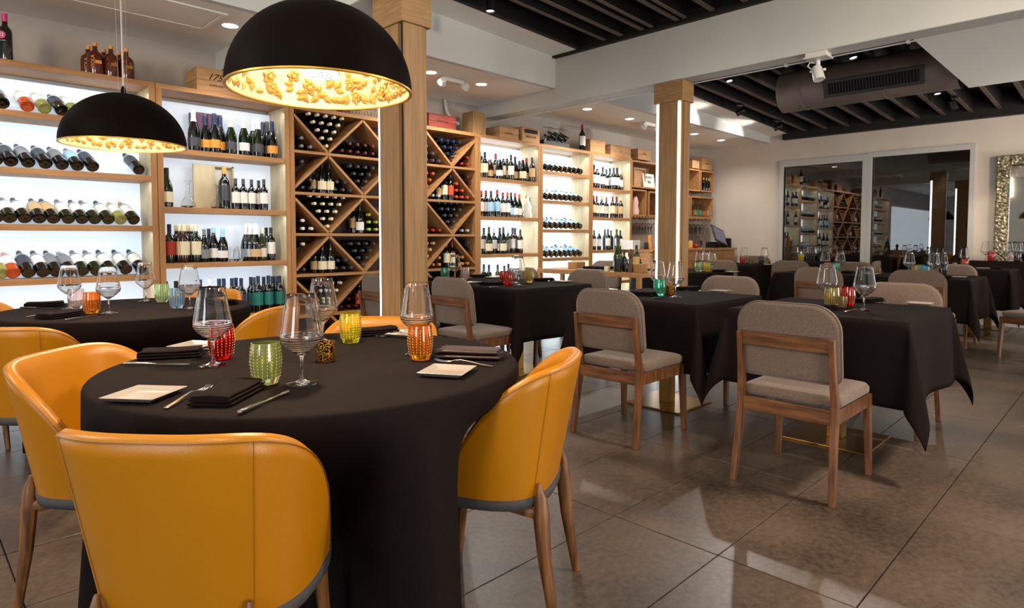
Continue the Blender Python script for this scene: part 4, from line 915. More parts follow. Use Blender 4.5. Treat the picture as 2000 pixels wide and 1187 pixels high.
# long rear table and the small far ones: (kind, photo column, distance along the room, label, glass)
def puts(zt, items):
    for it in items:
        kind, px, X, lab = it[:4]; p = onx(px, 500, X); o = put(kind, 1000, 700, lab, mat_=it[4] if len(it) > 4 else None, rz=.1); o.location = (X, p.y, zt)
puts(.7575, [('glass', 1776, 7.50, 'wine glass left of sand tumblers on long rear table'), ('tumbler', 1789, 7.55, 'sand-coloured tumbler, left one, long rear table', 'gamber'), ('tumbler', 1798, 7.68, 'sage tumbler beside sand-coloured one, long rear table', 'gsage'), ('tumbler', 1808, 7.55, 'turquoise ribbed tumbler on long rear table', 'gturq'),
     ('glass', 1824, 7.50, 'wine glass right of turquoise tumbler'), ('glass', 1840, 7.78, 'wine glass before the reflected light strip'), ('tumbler', 1843, 7.92, 'navy tumbler behind wine glasses, long rear table', 'gnavy'), ('plate', 1874, 7.5, 'white plate at right end of long rear table'),
     ('napkin', 1848, 7.3, 'dark napkin at right end of long rear table'), ('glass', 1612, 7.75, 'wine glass behind orange tumbler on long rear table'), ('glass', 1641, 7.75, 'wine glass behind teal tumbler on long rear table'), ('tumbler', 1618, 7.62, 'orange tumbler on long rear table', 'gorange'), ('tumbler', 1634, 7.62, 'teal tumbler on long rear table', 'gteal'),
     ('napkin', 1657, 7.6, 'dark napkin right of teal tumbler on long rear table'), ('votive2', 1717, 7.7, 'small gold votive on long rear table'), ('plate', 1703, 7.5, 'white plate beside gold votive on long rear table')])
puts(.7475, [('tumbler', 1364, 6.9, 'pale olive tumbler on round table by the bar', 'gsage'), ('tumbler', 1382, 6.95, 'bright yellow tumbler on round table by the bar', 'gyellow'), ('glass', 1366, 7.1, 'wine glass behind pale olive tumbler near bar'), ('glass', 1391, 7.1, 'wine glass behind bright yellow tumbler near bar'), ('tumbler', 1373, 7.02, 'pale pink tumbler between olive and yellow ones', 'gpink'),
     ('plate', 1430, 7.0, 'white plate on round table by the bar'), ('napkin', 1405, 7.0, 'dark napkin on round table by the bar'), ('glass', 1379, 7.3, 'wine glass between tumblers on round table near bar')])
puts(.7625, [('tumbler', 1450, 9.2, 'red tumbler on far corner table', 'gred'), ('glass', 1453, 9.35, 'wine glass above red tumbler on far corner table'), ('votive2', 1467, 9.2, 'brown votive on far corner table'), ('tumbler', 1487, 9.2, 'navy tumbler on far corner table', 'gnavy'), ('glass', 1493, 9.32, 'wine glass behind navy tumbler on far corner table'), ('plate', 1503, 9.0, 'white plate on far corner table')])
puts(.8025, [('tumbler', 1564, 9.7, 'yellow tumbler before first window', 'gyellow'), ('glass', 1555, 9.75, 'wine glass left of yellow tumbler before first window'), ('glass', 1590, 9.75, 'wine glass right of yellow tumbler before first window'), ('glass', 1575, 9.9, 'wine glass behind yellow tumbler before first window')])
puts(.7925, [('tumbler', 1885, 9.1, 'red tumbler with glass above it, table below second window', 'gred'), ('glass', 1883, 9.25, 'wine glass above red tumbler below second window'), ('votive2', 1865, 9.1, 'small gold votive below second window'), ('plate', 1922, 9.0, 'white plate on table below second window'), ('napkin', 1946, 9.1, 'dark napkin on table below second window')])
puts(.8625, [('tumbler', 1936, 9.90, 'red tumbler at foot of gold mirror frame', 'gred'), ('glass', 1925, 9.90, 'wine glass left of gold mirror frame'), ('glass', 1968, 9.90, 'wine glass before the mirror glass, left'), ('glass', 1993, 9.90, 'wine glass before the mirror glass, right'), ('tumbler', 1975, 9.84, 'clear pink tumbler before the mirror', 'gpink'), ('tumbler', 1986, 9.84, 'navy tumbler before the mirror', 'gnavy')])

# ---- pendant lamps
def pendant(r, loc, lab, n=(168, 26), hgt=.27, seed=1):
    t = thing('pendant_lamp', loc, lab, 'lamp', 'dome pendant lamps')
    def pr(rr, off): return [(rr*cos(a)+0, (hgt-off)*sin(a)) for a in [pi/2*k/20 for k in range(21)]]
    MB().lathe([(x, z) for x, z in pr(r, 0)], 72).build('dome', 'domeout', t, smooth=2)
    MB().lathe([(x, z) for x, z in pr(r-.008, .008)], 72).build('inner_shell', 'gold', t, smooth=2)
    MB().lathe([(r-.009, 0), (r-.009, -.004), (r+.001, -.004), (r+.001, .001)], 72).build('rim', 'goldr', t, smooth=True)
    MB().lathe([(0, hgt), (.012, hgt), (.010, hgt+.03), (.004, hgt+.04), (0, hgt+.04)], 16).build('cord_grip', 'domeout', t, smooth=True)
    top = 3.0-loc[2]
    MB().tube([(0, 0, hgt+.03), (0, 0, top)], .0035, 8).build('power_cord', 'cord', t, smooth=True)
    for a in (.5, 2.6, 4.7): MB().tube([(.022*cos(a), .022*sin(a), hgt-.002), (.03*cos(a), .03*sin(a), top)], .0006, 5).build('suspension_wire', 'cord', t)
    MB().lathe([(0, .046), (r*.19, .046), (r*.19, .056), (0, .056)], 40).build('diffuser_disc', 'disc', t)
    rr = random.Random(seed); g = MB()
    for k in range(110):
        a = rr.uniform(0, 6.28); q = r*.19*math.sqrt(rr.random())*.93; s = rr.uniform(.0018, .0045)
        g._add([(q*cos(a)+s*cos(b)*rr.uniform(.5, 1.1), q*sin(a)+s*sin(b)*rr.uniform(.5, 1.1), 0.0454) for b in [6.28*i/6 for i in range(6)]], [(0, 1, 2, 3, 4, 5)])
    MB().tube([(0, 0, .056), (0, 0, hgt-.01)], .006, 8).build('disc_stem', 'goldr', t, smooth=True)
    o = g.build('speckle_pattern', 'ink', t); o['kind'] = 'stuff'
    # relief leaves and blossoms
    lf = MB(); L = [(0, -.5, 0), (.26, -.15, .0), (.30, .15, 0), (0, .55, 0), (-.30, .15, 0), (-.26, -.15, 0), (0, 0, .18), (0, .3, .10)]
    lf._add(L, [(0, 1, 6), (1, 2, 6), (2, 7, 6), (2, 3, 7), (3, 4, 7), (4, 6, 7), (4, 5, 6), (5, 0, 6)])
    leaf = lf.build('leaf', 'goldleaf', t); fo = MB()
    def fl(r_, z, a, j): return r_*(1+.22*cos(5*a)) if j < 4 else r_
    fo.lathe([(.5, 0), (.52, .10), (.36, .16), (.24, .08), (.20, .18), (0, .24)], 20, fn=fl); blo = fo.build('blossom', 'goldleaf', t, smooth=True)
    def setp(o, a, el, size, rot):
        c, s = cos(el), sin(el); p = Vector(((r-.010)*c*cos(a), (r-.010)*c*sin(a), (hgt-.010)*s))
        nrm = -Vector((c*cos(a)/r, c*sin(a)/r, s/hgt)).normalized()
        q = nrm.to_track_quat('Z', 'Y') @ Euler((0, 0, rot)).to_quaternion()
        o.location = p; o.rotation_euler = q.to_euler(); o.scale = (size, size, size*1.5)
    first = [True, True]
    sprays = [(rr.uniform(0, 6.28), rr.uniform(.12, .62)) for _ in range(14)]
    for k in range(n[0]):
        a0, e0 = sprays[k % 14]; step = (k//14); a = a0+.13*step+rr.uniform(-.02, .02); el = e0-.03*step+(.06 if (k//14) % 2 else -.06)
        el = min(1.1, max(.11, el)); o = leaf if first[0] else leaf.copy()
        if not first[0]: col.objects.link(o)
        first[0] = False; setp(o, a, el, rr.uniform(.030, .046)*r/.28, rr.uniform(0, 6.28))
    for k in range(n[1]):
        o = blo if first[1] else blo.copy()
        if not first[1]: col.objects.link(o)
        first[1] = False; setp(o, 6.28*k/n[1]+rr.uniform(-.15, .15), rr.uniform(.14, .6), rr.uniform(.030, .044)*r/.28, rr.uniform(0, 6))
    light('pendant_bulb_light', 'SPOT', (loc[0], loc[1], loc[2]+.03), 62, (1, .74, .46), (loc[0], loc[1], 0), .05, 150, .8)
    l = light('pendant_bulb_light', 'POINT', (loc[0], loc[1], loc[2]+.11), 4.2, (1, .93, .82), size=.04)
    return t
pendant(.283, (.985, 1.845, 1.612), 'black dome pendant lamp with gold floral inside, over front round table', seed=4)
pendant(.288, (.885, 3.74, 1.630), 'smaller-looking black dome pendant lamp hanging over rear round table', hgt=.262, seed=9)

# ---- things on top of the shelves
ZC = 2.30
def crate(px0, px1, py, h, dep, lab, m='crate', txt=None, yoff=.02, name='wine_crate', lid=True, ts=None):
    Y = YS+yoff; x0, x1 = ony(px0, py, Y).x, ony(px1, py, Y).x; W = x1-x0
    t = thing(name, (x0, Y, ZC), lab, 'crate', 'wooden crates on top of the shelves')
    k = 2 if h > .12 else 1
    for q in range(k): MB().bx(0, W, 0, .012, q*h/k+.001, (q+1)*h/k-.001).build('plank', m, t, bevel=.001)
    for q in range(k): MB().bx(0, .012, .0125, dep, q*h/k+.001, (q+1)*h/k-.001).build('plank', m, t, bevel=.001)
    MB().bx(W-.012, W, .0125, dep, 0, h).build('plank', m, t); MB().bx(.0125, W-.0125, dep-.012, dep, 0, h).build('plank', m, t)
    if lid: MB().bx(-.001, W+.001, -.001, dep+.001, h, h+.008).build('lid', m, t, bevel=.001)
    for (s, sz, zz, ink) in (txt or []): text('lettering', s, sz, ink, t, ((ony(ts, py, Y).x-x0) if ts else W/2, -.0015, h*zz), FRONTY, shear=.5 if sz > .07 else 0.)
    return t
crate(385, 530, 183, .175, .26, 'pine wine crate lettered 1752 behind the big pendant lamp', txt=[('1752', .075, .66, 'ink'), ('DAMILANO', .022, .30, 'ink')], ts=424)
crate(505, 580, 205, .03, .2, 'low flat pine crate between the 1752 crate and the rack')
crate(838, 890, 258, .135, .22, 'red stained wooden box right of the near column', m='cratered', txt=[('Amarone', .04, .55, 'ink')])
crate(976, 1013, 277, .125, .26, 'pine crate beside the timber post', txt=[('RISERVA', .03, .5, 'inkbrown')])
crate(1020, 1054, 281, .165, .2, 'pine crate lettered AMARONE with dark window', txt=[('AMARONE', .038, .38, 'ink')])
x0 = ony(1022, 270, YS+.02).x; x1 = ony(1052, 270, YS+.02).x
g = MB().bx(x0+.02, x1-.02, YS+.0165, YS+.018, ZC+.105, ZC+.15).build('crate_window', 'ink'); 
o = [q for q in bpy.data.objects if q.get('label', '').startswith('pine crate lettered AMARONE')][0]; g.parent = o; g.location = -Vector(o.location)
crate(1153, 1182, 303, .165, .2, 'tall pine crate right of red-capped bottle'); crate(1193, 1232, 312, .14, .2, 'wide pale crate, third from the lit column', txt=[('E', .05, .5, 'inkbrown')])
crate(1246, 1271, 318, .15, .2, 'orange pine crate left of the lit column', txt=[('RISERVA', .03, .6, 'inkbrown')]); crate(1372, 1390, 330, .20, .2, 'pine crate over the last cube in bar corner', txt=[('ROSSO', .03, .5, 'inkbrown')])
crate(1352, 1366, 328, .12, .1, 'small pale crate over cubes right of lit column')
o = MB().bx(ony(466, 190, 5.25).x, ony(503, 196, 5.25).x, 5.25, 5.45, ZC, ZC+.05).build('dark_tray', 'l_black', bevel=.004); tag(o, 'dark low tray between two pine crates', 'tray')
post = MB().bx(4.575, 4.765, 5.205, 5.39, ZC+.001, 2.54).build('timber_post', 'post', bevel=.004); tag(post, 'rough timber post standing on shelf under the white beam', 'post')
o = MB().bx(ony(668, 215, 5.3).x, ony(684, 215, 5.3).x, 5.3, 5.4, ZC, ZC+.12).build('gift_bag', 'l_purple', bevel=.003); tag(o, 'purple gift bag on the rack under pendant rim', 'bag')
g = MB()
for k in range(9):
    xx = ony(692+5*k, 212, 5.3).x; g.tube([(xx, 5.3, ZC), (xx+.03*sin(k), 5.3, ZC+.12)], .003, 5); g.tube([(xx, 5.42, ZC), (xx, 5.42, ZC+.12)], .003, 5)
for z in (.02, .07, .12): g.tube([(ony(690, 212, 5.3).x, 5.3, ZC+z), (ony(735, 212, 5.3).x, 5.3, ZC+z)], .003, 5)
tag(g.build('wire_basket', 'l_tan', smooth=True), 'woven brown basket on the rack left of near column', 'basket')
# bottles on top
def topbottle(px, py, kind, gl, lb, cp, lab, s=1., Y=5.27):
    return bottle(kind, gl, lb, cp, (ony(px, py, Y).x, Y, ZC+.001), lab, 'bottles on top of the shelves', s=s)
b = topbottle(12, 122, 'bordeaux', 'btl', None, 'l_pink', 'dark bottle with pink disc 32 at top left corner', s=1.03)
d = MB().lathe([(0, 0), (.024, 0), (.024, .001), (0, .001)], 20).build('round_label', 'l_pink', b); d.rotation_euler = (pi/2, 0, R(-35)); d.location = (-.0225, -.0315, .155)
text('numeral', '32', .030, 'l_white', b, (-.0235, -.0330, .155), (pi/2, 0, R(-35)))
text('lettering', 'VINO DE TIERRA', .007, 'l_white', b, (-.0225, -.0320, .120), (pi/2, 0, R(-35)))
for j, (px, py) in enumerate(((187, 152), (218, 158), (248, 164))):
    for q in (0, 1):
        b = bottle('flask', 'btla', None, 'l_orange', (ony(px-(7 if q else 0), py, 5.27).x, 5.27+.10*q, ZC+.001), ['left', 'middle', 'right'][j]+(' rear' if q else ' front')+' amber liquor bottle reading VIOLA on top of first bay', 'amber bottles', s=.98 if q == 0 else .95)
        if q == 0:
            text('lettering', 'VIOLA', .034, 'l_orange', b, (-.024, -.0480, .085), (pi/2, -pi/2, R(-26)))
            o = MB().bx(-.012, .028, -.0545, -.0535, .075, .098).build('label', 'l_orange', b)
topbottle(1137, 298, 'bordeaux', 'btl', 'l_white', 'l_red', 'large bottle with red cap and white label on top', s=1.15, Y=5.25)
# wire bottle holder with glasses
t = thing('bottle_holder', (ony(1062, 285, 5.3).x, 5.3, ZC), 'clear display rack with tilted bottles on top of lit bay', 'bottle rack')
MB().bx(0, .5, .0, .2, 0, .08).build('tray', 'darkplastic', t, bevel=.005)
for k in range(6): MB().tube([(.22+.06*k, .05, .09+.05*(k % 2)), (.14+.06*k, .12, .17+.05*(k % 2))], [.034, .012], 10).build('bottle_end', 'btlg', t, smooth=True)
for k in range(3): MB().tube([(.02+.2*k, 0, .06), (.12+.2*k, .02, .24)], .004, 6).build('arm', 'steel', t, smooth=True)
MB().tube([(0, .02, .24), (.45, .02, .25)], .004, 6).build('arm', 'steel', t, smooth=True)
# ---- things inside the second bay
Y = YS+.20; t = thing('bottle_box', (ony(377, 404, Y).x, Y, Z2[1]+.001), 'open pale wooden box with sliding lid, holding a magnum', 'box')
W_b = ony(458, 404, Y).x-ony(377, 404, Y).x
MB().bx(0, W_b*.52, -.02, .0, 0, .36).build('lid', 'oaklight', t, bevel=.002); MB().bx(W_b*.5, W_b, .07, .08, 0, .36).build('back', 'l_white', t)
for a, b_ in ((W_b*.5, W_b*.5+.012), (W_b-.012, W_b)): MB().bx(a, b_, 0, .07, 0, .36).build('side', 'oaklight', t)
MB().bx(W_b*.5, W_b, 0, .07, .348, .36).build('top', 'oaklight', t)
bottle('bordeaux', 'btl', 'l_mid', 'l_orange', (ony(439, 404, YS+.12).x, YS+.12, Z2[1]+.001), 'magnum bottle with orange wax top standing before wooden box', 'magnum', s=1.17)
for px, sc_, lab in ((368, 1., 'clear glass decanter left of the wooden box'), (425, .9, 'clear glass decanter in front of the wooden box')):
    t = thing('decanter', (ony(px, 404, YS+.08).x, YS+.08, Z2[1]+.001), lab, 'decanter', 'glass decanters'); t.scale = (sc_,)*3
    MB().lathe([(0, 0), (.045, 0), (.056, .012), (.050, .04), (.022, .09), (.013, .14), (.016, .19), (.024, .215), (.0225, .215), (.014, .19), (.011, .14), (.020, .09), (.047, .04), (.052, .014), (0, .004)], 24).build('vessel', 'glass', t, smooth=True)
for px, w_, lab in ((392, .115, 'purple gift box, left of two, behind champagne bottles'), (421, .11, 'purple gift box, right of two, behind champagne bottles')):
    x_ = ony(px, 290, YS+.18).x; o = MB().bx(x_-w_/2, x_+w_/2, YS+.18, YS+.27, Z2[0]+.001, Z2[0]+.33).build('gift_box', 'l_purple', bevel=.002); tag(o, lab, 'box', 'purple gift boxes')
for px, lab in ((457, 'upturned stemless glass left on third shelf, second bay'), (466, 'upturned stemless glass right on third shelf, second bay')):
    t = thing('stemless_glass', (ony(px, 508, YS+.07).x, YS+.07, Z2[2]+.001), lab, 'glass', 'stemless glasses')
    MB().lathe([(0, 0), (.03, 0), (.044, .02), (.046, .05), (.034, .12), (.032, .12), (.0445, .05), (.042, .02), (0, .006)], 20).build('vessel', 'glass', t, smooth=True)
# glass bust bottle and blue diamond sign in the bay past the rack
t = thing('glass_figure', (ony(1030, 420, YS+.06).x, YS+.06, 1.396), 'tall clear twisted glass bottle on second shelf', 'bottle')
MB().lathe([(0, 0), (.05, 0), (.058, .03), (.045, .09), (.056, .13), (.03, .19), (.036, .23), (.012, .27), (.014, .31), (0, .315)], 16, fn=lambda r, z, a, j: r*(1+.12*sin(3*a+z*20))).build('vessel', 'glass', t, smooth=True)
# ---- timber side table with its things
ZS = .80
P_ = thing('side_table', (5.30, 3.52, 0), 'oak side table carrying trays, bottles and a pepper mill', 'table')
MB().bx(0, .45, 0, 1.4, ZS-.05, ZS).build('tabletop', 'oakh', P_, bevel=.003)
for a in (.0, .405):
    for b_ in (0, 1.355): MB().bx(a, a+.045, b_, b_+.045, 0, ZS-.05).build('leg', 'oak', P_, bevel=.002)
MB().bx(.05, .40, .05, 1.35, .28, .30).build('lower_shelf', 'oakh', P_)
def onS(px, X):
    p = onx(px, 500, X); p.y = min(4.86, max(3.60, p.y)); return p
def sbottle(px, py, gl, lb, cp, s, lab, kind='bordeaux'): p = onS(px, py); bottle(kind, gl, lb, cp, (p.x, p.y, ZS+.001), lab, 'bottles on the side table', s=s)
sbottle(1207, 5.38, 'btlgg', 'l_black', 'l_mid', 1.17, 'tall olive oil bottle on the side table', 'burgundy'); sbottle(1219, 5.48, 'btl', None, 'l_black', .72, 'small dark bottle beside the olive oil bottle')
sbottle(1243, 5.66, 'btlgg', 'l_gold', 'l_black', .92, 'yellow-green oil bottle right of pepper mill'); sbottle(1225, 5.36, 'btl', None, 'l_black', .45, 'tiny dark bottle left of pepper mill'); sbottle(1251, 5.68, 'btl', None, 'l_black', .42, 'tiny dark vial right of oil bottle')
p = onS(1232, 5.36); t = thing('pepper_mill', (p.x, p.y, ZS), 'turned wooden pepper mill on side table', 'pepper mill')
MB().lathe([(0, 0), (.026, 0), (.026, .05), (.020, .09), (.024, .13), (.017, .15)], 18).build('body', 'ashleg', t, smooth=True)
MB().lathe([(.016, .15), (.028, .165), (.030, .19), (.02, .215), (.006, .222), (.008, .235), (0, .24)], 18).build('head', 'ashleg', t, smooth=True)
def sbox(px, py, sx, sy, h, name, m, lab, cat, zb=ZS, rz=0):
    p = onS(px, py); o = MB().bx(-sx/2, sx/2, -sy/2, sy/2, 0, h).build(name, m, bevel=.003); o.location = (p.x, p.y, zb+.001); tag(o, lab, cat); return o
sbox(1245, 5.42, .10, .18, .085, 'wooden_caddy', 'oak', 'small oak box at right end of side table', 'box'); sbox(1126, 5.62, .16, .13, .075, 'wooden_caddy', 'oak', 'small oak box at left end of side table', 'box')
sbox(1163, 5.5, .22, .34, .012, 'serving_tray', 'l_silver', 'silver tray on side table', 'tray'); sbox(1168, 5.5, .18, .28, .025, 'folded_cloth', 'napkin', 'dark folded cloths lying on the silver tray', 'cloth', ZS+.013); sbox(1186, 5.36, .04, .05, .05, 'small_jar', 'l_cream', 'little cream jar left of olive oil bottle', 'jar')
# ---- bar corner
def cube(x0, x1, z0, z1, lab, name='cube_shelf', board=None, d=.30, m='oakh', bk='panel4'):
    d = .358
    t = thing(name, (x0, YS, z0), lab, 'shelf', 'oak cube shelves in the bar corner'); W, Hh = x1-x0, z1-z0; e = .022
    MB().bx(0, W, 0, d, 0, e).build('bottom_board', m, t); MB().bx(0, W, 0, d, Hh-e, Hh).build('top_board', m, t)
    for a in (0, W-e): MB().bx(a, a+e, 0, d, e, Hh-e).build('side_board', m, t)
    MB().bx(e, W-e, d-.008, d, e, Hh-e).build('back_board', bk, t)
    return t
cube(7.605, 8.60, 1.885, 2.275, 'wide oak shelf holding picture frame, left of lit column'); cube(7.605, 7.99, 1.475, 1.86, 'oak cube with pink vase, left of lit column'); cube(8.05, 8.60, 1.475, 1.85, 'oak cube partly behind the lit column, left side')
cube(8.9, 9.565, 1.925, 2.28, 'upper oak cube right of lit column, left one'); cube(9.60, 10.05, 1.93, 2.28, 'upper oak cube with gold-topped bottles in corner'); cube(9.29, 10.03, 1.485, 1.84, 'lower oak cube with coloured tumblers in corner'); cube(8.85, 9.26, 1.485, 1.84, 'lower oak cube half behind lit column, right side')
def slat(x0, x1, z, lab):
    t = thing('glass_hanger', (x0, YS, z), lab, 'glass rack', 'hanging glass racks'); k = int((x1-x0)/.075)
    for q in range(k): MB().bx(q*.075, q*.075+.035, 0, .358, -.022, -.001).build('rail', 'oakh', t)
    return k
k1 = slat(7.61, 8.58, 1.474, 'oak stemware rail under cubes left of lit column'); k2 = slat(8.86, 10.02, 1.484, 'oak stemware rail under cubes in the corner')
for j in range(11):
    o = place(WG, USED, (7.68+.078*j, YS+.07+.1*(j % 2), 1.452), 0, f'upside-down hanging wine glass, {ORD[j]} from left, rail left of lit column', 'wine glass', 'hanging wine glasses'); o.rotation_euler = (pi, 0, 0)
for j in range(11):
    o = place(WG, USED, (9.2+.074*j, YS+.07+.1*(j % 2), 1.462), 0, f'upside-down hanging wine glass, {ORD[j]} from left, rail in corner', 'wine glass', 'hanging wine glasses'); o.rotation_euler = (pi, 0, 0)
# counter
ct = thing('bar_counter', (7.62, 4.86, 0), 'oak bar counter with doors in the far corner', 'counter'); CW = 2.58
MB().bx(-.01, CW, -.02, .66, .955, .99).build('worktop', 'oakh', ct, bevel=.003); MB().bx(0, CW-.02, .02, .64, 0, .955).build('carcass', 'oakh', ct)
for q in range(6):
    d_ = MB().bx(q*.425+.005, q*.425+.42, 0, .018, .1, .945).build('door', 'oakh', ct, bevel=.002)
    MB().tube([(q*.425+(.39 if q % 2 == 0 else .035), -.02, .62), (q*.425+(.39 if q % 2 == 0 else .035), -.02, .8)], .006, 6).build('handle', 'steel', d_, smooth=True)
def onC(px, Y): return ony(px, 483, Y).x
def citem(px, Y, h, r, m, name, lab, cat, prof=None):
    g = MB().lathe(prof or [(0, 0), (r*.9, 0), (r, .01), (r, h*.9), (r*.8, h), (0, h)], 16); o = g.build(name, m, smooth=True); o.location = (onC(px, Y), Y, .991); tag(o, lab, cat); return o
citem(1359, 5.0, .075, .05, 'l_red', 'tomato', 'red tomato on the bar counter', 'tomato', [(0, 0), (.03, .004), (.048, .03), (.045, .055), (.02, .07), (0, .065)])
citem(1348, 5.0, .12, .04, 'l_gold', 'jar', 'yellow jar at left of red tomato on counter', 'jar'); citem(1372, 5.05, .13, .05, 'glass', 'glass_jar', 'clear glass jar right of red tomato on counter', 'jar')
citem(1262, 5.0, .1, .03, 'l_black', 'pot', 'small black pot on counter left of lit column', 'pot'); citem(1269, 5.0, .2, .03, 'l_orange', 'copper_jug', 'orange copper jug on counter left of lit column', 'jug', [(0, 0), (.04, 0), (.045, .05), (.025, .1), (.03, .19), (.02, .2), (0, .2)])
o = MB().bx(onC(1236, 5.0), onC(1250, 5.0), 5.0, 5.2, .991, 1.12).build('white_box', 'l_white', bevel=.004); tag(o, 'white cardboard box on counter near the lit shelves', 'box')
# point of sale terminal
t = thing('sales_terminal', (9.86, 5.0, .991), 'black touch-screen till on the bar counter', 'till')
MB().hexa([(-.20, -.1, 0), (.22, -.1, 0), (.22, .22, 0), (-.20, .22, 0), (-.05, 0, .10), (.15, 0, .10), (.15, .18, .10), (-.05, .18, .10)]).build('base', 'darkplastic', t, bevel=.006)
s_ = MB().bx(-.25, .20, -.012, .012, -.15, .15).build('screen_housing', 'darkplastic', t, bevel=.01); s_.location = (-.02, -.03, .20); s_.rotation_euler = (R(-24), R(14), 0)
q = MB().bx(-.215, .165, -.0135, -.0125, -.12, .12).build('screen', 'screen', s_)
MB().bx(.235, .26, -.1, .12, .0, .16).build('card_reader', 'darkplastic', t, bevel=.004)
# picture, leaning crate, vase, small stuff in cubes
t = thing('framed_picture', (ony(1269, 364, 5.24).x, 5.24, 1.91), 'white framed print with dark lettering on bar shelf', 'picture')
MB().bx(-.15, .15, 0, .02, 0, .21).build('frame', 'l_white', t, bevel=.004); text('lettering', 'MONTE', .055, 'ink', t, (0, -.002, .15), FRONTY); text('lettering', 'VIN', .06, 'ink', t, (0, -.002, .08), FRONTY); t.rotation_euler = (R(-8), 0, 0)
t = thing('crate_lid', (ony(1245, 363, 5.28).x, 5.28, 1.91), 'tan wooden tray leaning beside the framed print', 'tray')
MB().bx(-.13, .17, 0, .012, 0, .27).build('panel', 'crate', t)
for a in ((-.13, -.115, 0, .27), (.155, .17, 0, .27), (-.115, .155, .255, .27)): MB().bx(a[0], a[1], -.03, 0, a[2], a[3]).build('rim', 'crate', t)
t = thing('pink_vase', (ony(1240, 420, 5.27).x, 5.27, 1.498), 'pale pink glass vase in cube left of lit column', 'vase')
MB().lathe([(0, 0), (.06, 0), (.065, .05), (.045, .12), (.055, .18), (.03, .26), (0, .26)], 18).build('vessel', mat('pink_frosted_glass', '#d9b4ac', .3), t, smooth=True)
for j, px in enumerate((1374, 1379, 1384)): bottle('bordeaux', 'btl', None, 'l_gold', (ony(px, 372, 5.27).x, 5.27, 1.953), f'gold-topped bottle, {ORD[j]} from left, upper corner cube', 'gold-topped bottles', s=.75)
for j, (px, m_) in enumerate(((1357, 'gamber'), (1366, 'gteal'), (1374, 'gorange'), (1382, 'gpink'))):
    if m_ not in TUM: TUM[m_] = tumbler(m_)
    o = place(TUM[m_], USED, (ony(px, 425, 5.27).x, 5.27, 1.508), 0, f'tumbler in lower corner cube, {ORD[j]} from left', 'tumbler', 'coloured tumblers')
    o = place(WG, USED, (ony(px+3, 425, 5.36).x, 5.36, 1.508), 0, f'wine glass in lower corner cube, {ORD[j]} from left', 'wine glass', 'wine glasses')
    o.scale = (.9, .9, .9)

# ---- ceiling fittings
for j, X in enumerate(DL):
    if j == 7: continue
    t = thing('downlight', (X, 4.75, 2.70), f'recessed round ceiling downlight, {ORD[[0,1,2,3,4,5,6].index(j)]} from left along the shelf wall', 'ceiling light', 'recessed downlights')
    MB().lathe([(.055, 0), (.075, 0), (.076, -.004), (.055, -.004)], 28).build('trim_ring', 'ceil', t, smooth=True)
    MB().lathe([(0, -.001), (.055, -.001), (.055, -.003), (0, -.003)], 24).build('lens', 'dl', t)
t = thing('ceiling_hatch', (1.12, 4.56, 2.70), 'square white access panel in the ceiling above left pendant', 'hatch')
MB().bx(-.3, .56, 0, .38, -.006, 0).build('panel', 'ceil', t, bevel=.002)
for a in ((-.34, -.305, -.04, .42), (.565, .6, -.04, .42), (-.305, .565, -.04, -.005), (-.305, .565, .385, .42)): MB().bx(a[0], a[1], a[2], a[3], -.010, 0).build('frame', 'ceil', t, bevel=.002)
def emerg(x, y, lab):
    t = thing('emergency_light', (x, y, 2.70), lab, 'emergency light', 'emergency lights')
    MB().bx(-.13, .13, -.05, .05, -.045, 0).build('housing', 'plastic', t, bevel=.008)
    for s in (-1, 1):
        h = MB().lathe([(0, .045), (.03, .045), (.045, .0), (0, .0)], 18).build('lamp_head', 'plastic', t, smooth=True); h.location = (s*.14, -.03, -.07); h.rotation_euler = (R(60), R(25*s), 0)
        MB().lathe([(0, -.001), (.04, -.001), (.04, -.003), (0, -.003)], 18).build('lens', 'l_white', h)
emerg(3.93, 4.79, 'twin-headed emergency light on ceiling right of near column'); emerg(7.30, 4.75, 'twin-headed emergency light on ceiling left of lit column')
def spot(loc, tgt, lab):
    t = thing('track_spot', loc, lab, 'spotlight', 'black ceiling spotlights')
    MB().bx(-.05, .05, -.03, .03, 0, .03).build('canopy', 'darkplastic', t, bevel=.003); MB().tube([(0, 0, 0), (0, 0, -.06)], .008, 8).build('stem', 'darkplastic', t, smooth=True)
    d = (Vector(tgt)-Vector(loc)).normalized(); q = d.to_track_quat('-Z', 'Y').to_euler()
    h = MB().lathe([(0, .06), (.032, .06), (.035, .05), (.038, -.05), (.034, -.05), (.030, -.035), (0, -.035)], 20).build('lamp_head', 'darkplastic', t, smooth=True); h.location = (0, 0, -.08); h.rotation_euler = q
    MB().lathe([(0, -.037), (.029, -.037), (.029, -.039), (0, -.039)], 18).build('lens', 'dl', h)
for loc, tgt, lab in (((3.40, 3.66, zr(3.4)-.031), (3.3, 3.5, 0), 'black spotlight on dark joists at top centre'), ((6.36, 3.14, zr(6.36)-.031), (6.0, 2.4, 0), 'black spotlight right of the beam column under joists'), ((7.9, 3.74, zr(7.9)-.031), (7.6, 4.4, 2.5), 'black spotlight aimed at pale soffit, left of pair'), ((9.1, 3.74, zr(9.1)-.031), (8.8, 4.4, 2.5), 'black spotlight aimed at pale soffit, right of pair'),
                      ((6.36, 1.94, zr(6.36)-.031), (6, 1.2, 0), 'black spotlight above the round duct'), ((8.22, 1.64, zr(8.22)-.031), (7.8, 1.2, 0), 'black spotlight right of duct end, left of pair'), ((9.12, 1.64, zr(9.12)-.031), (9.6, .9, 1.0), 'black spotlight right of duct end, tilted right')):
    spot(loc, tgt, lab)
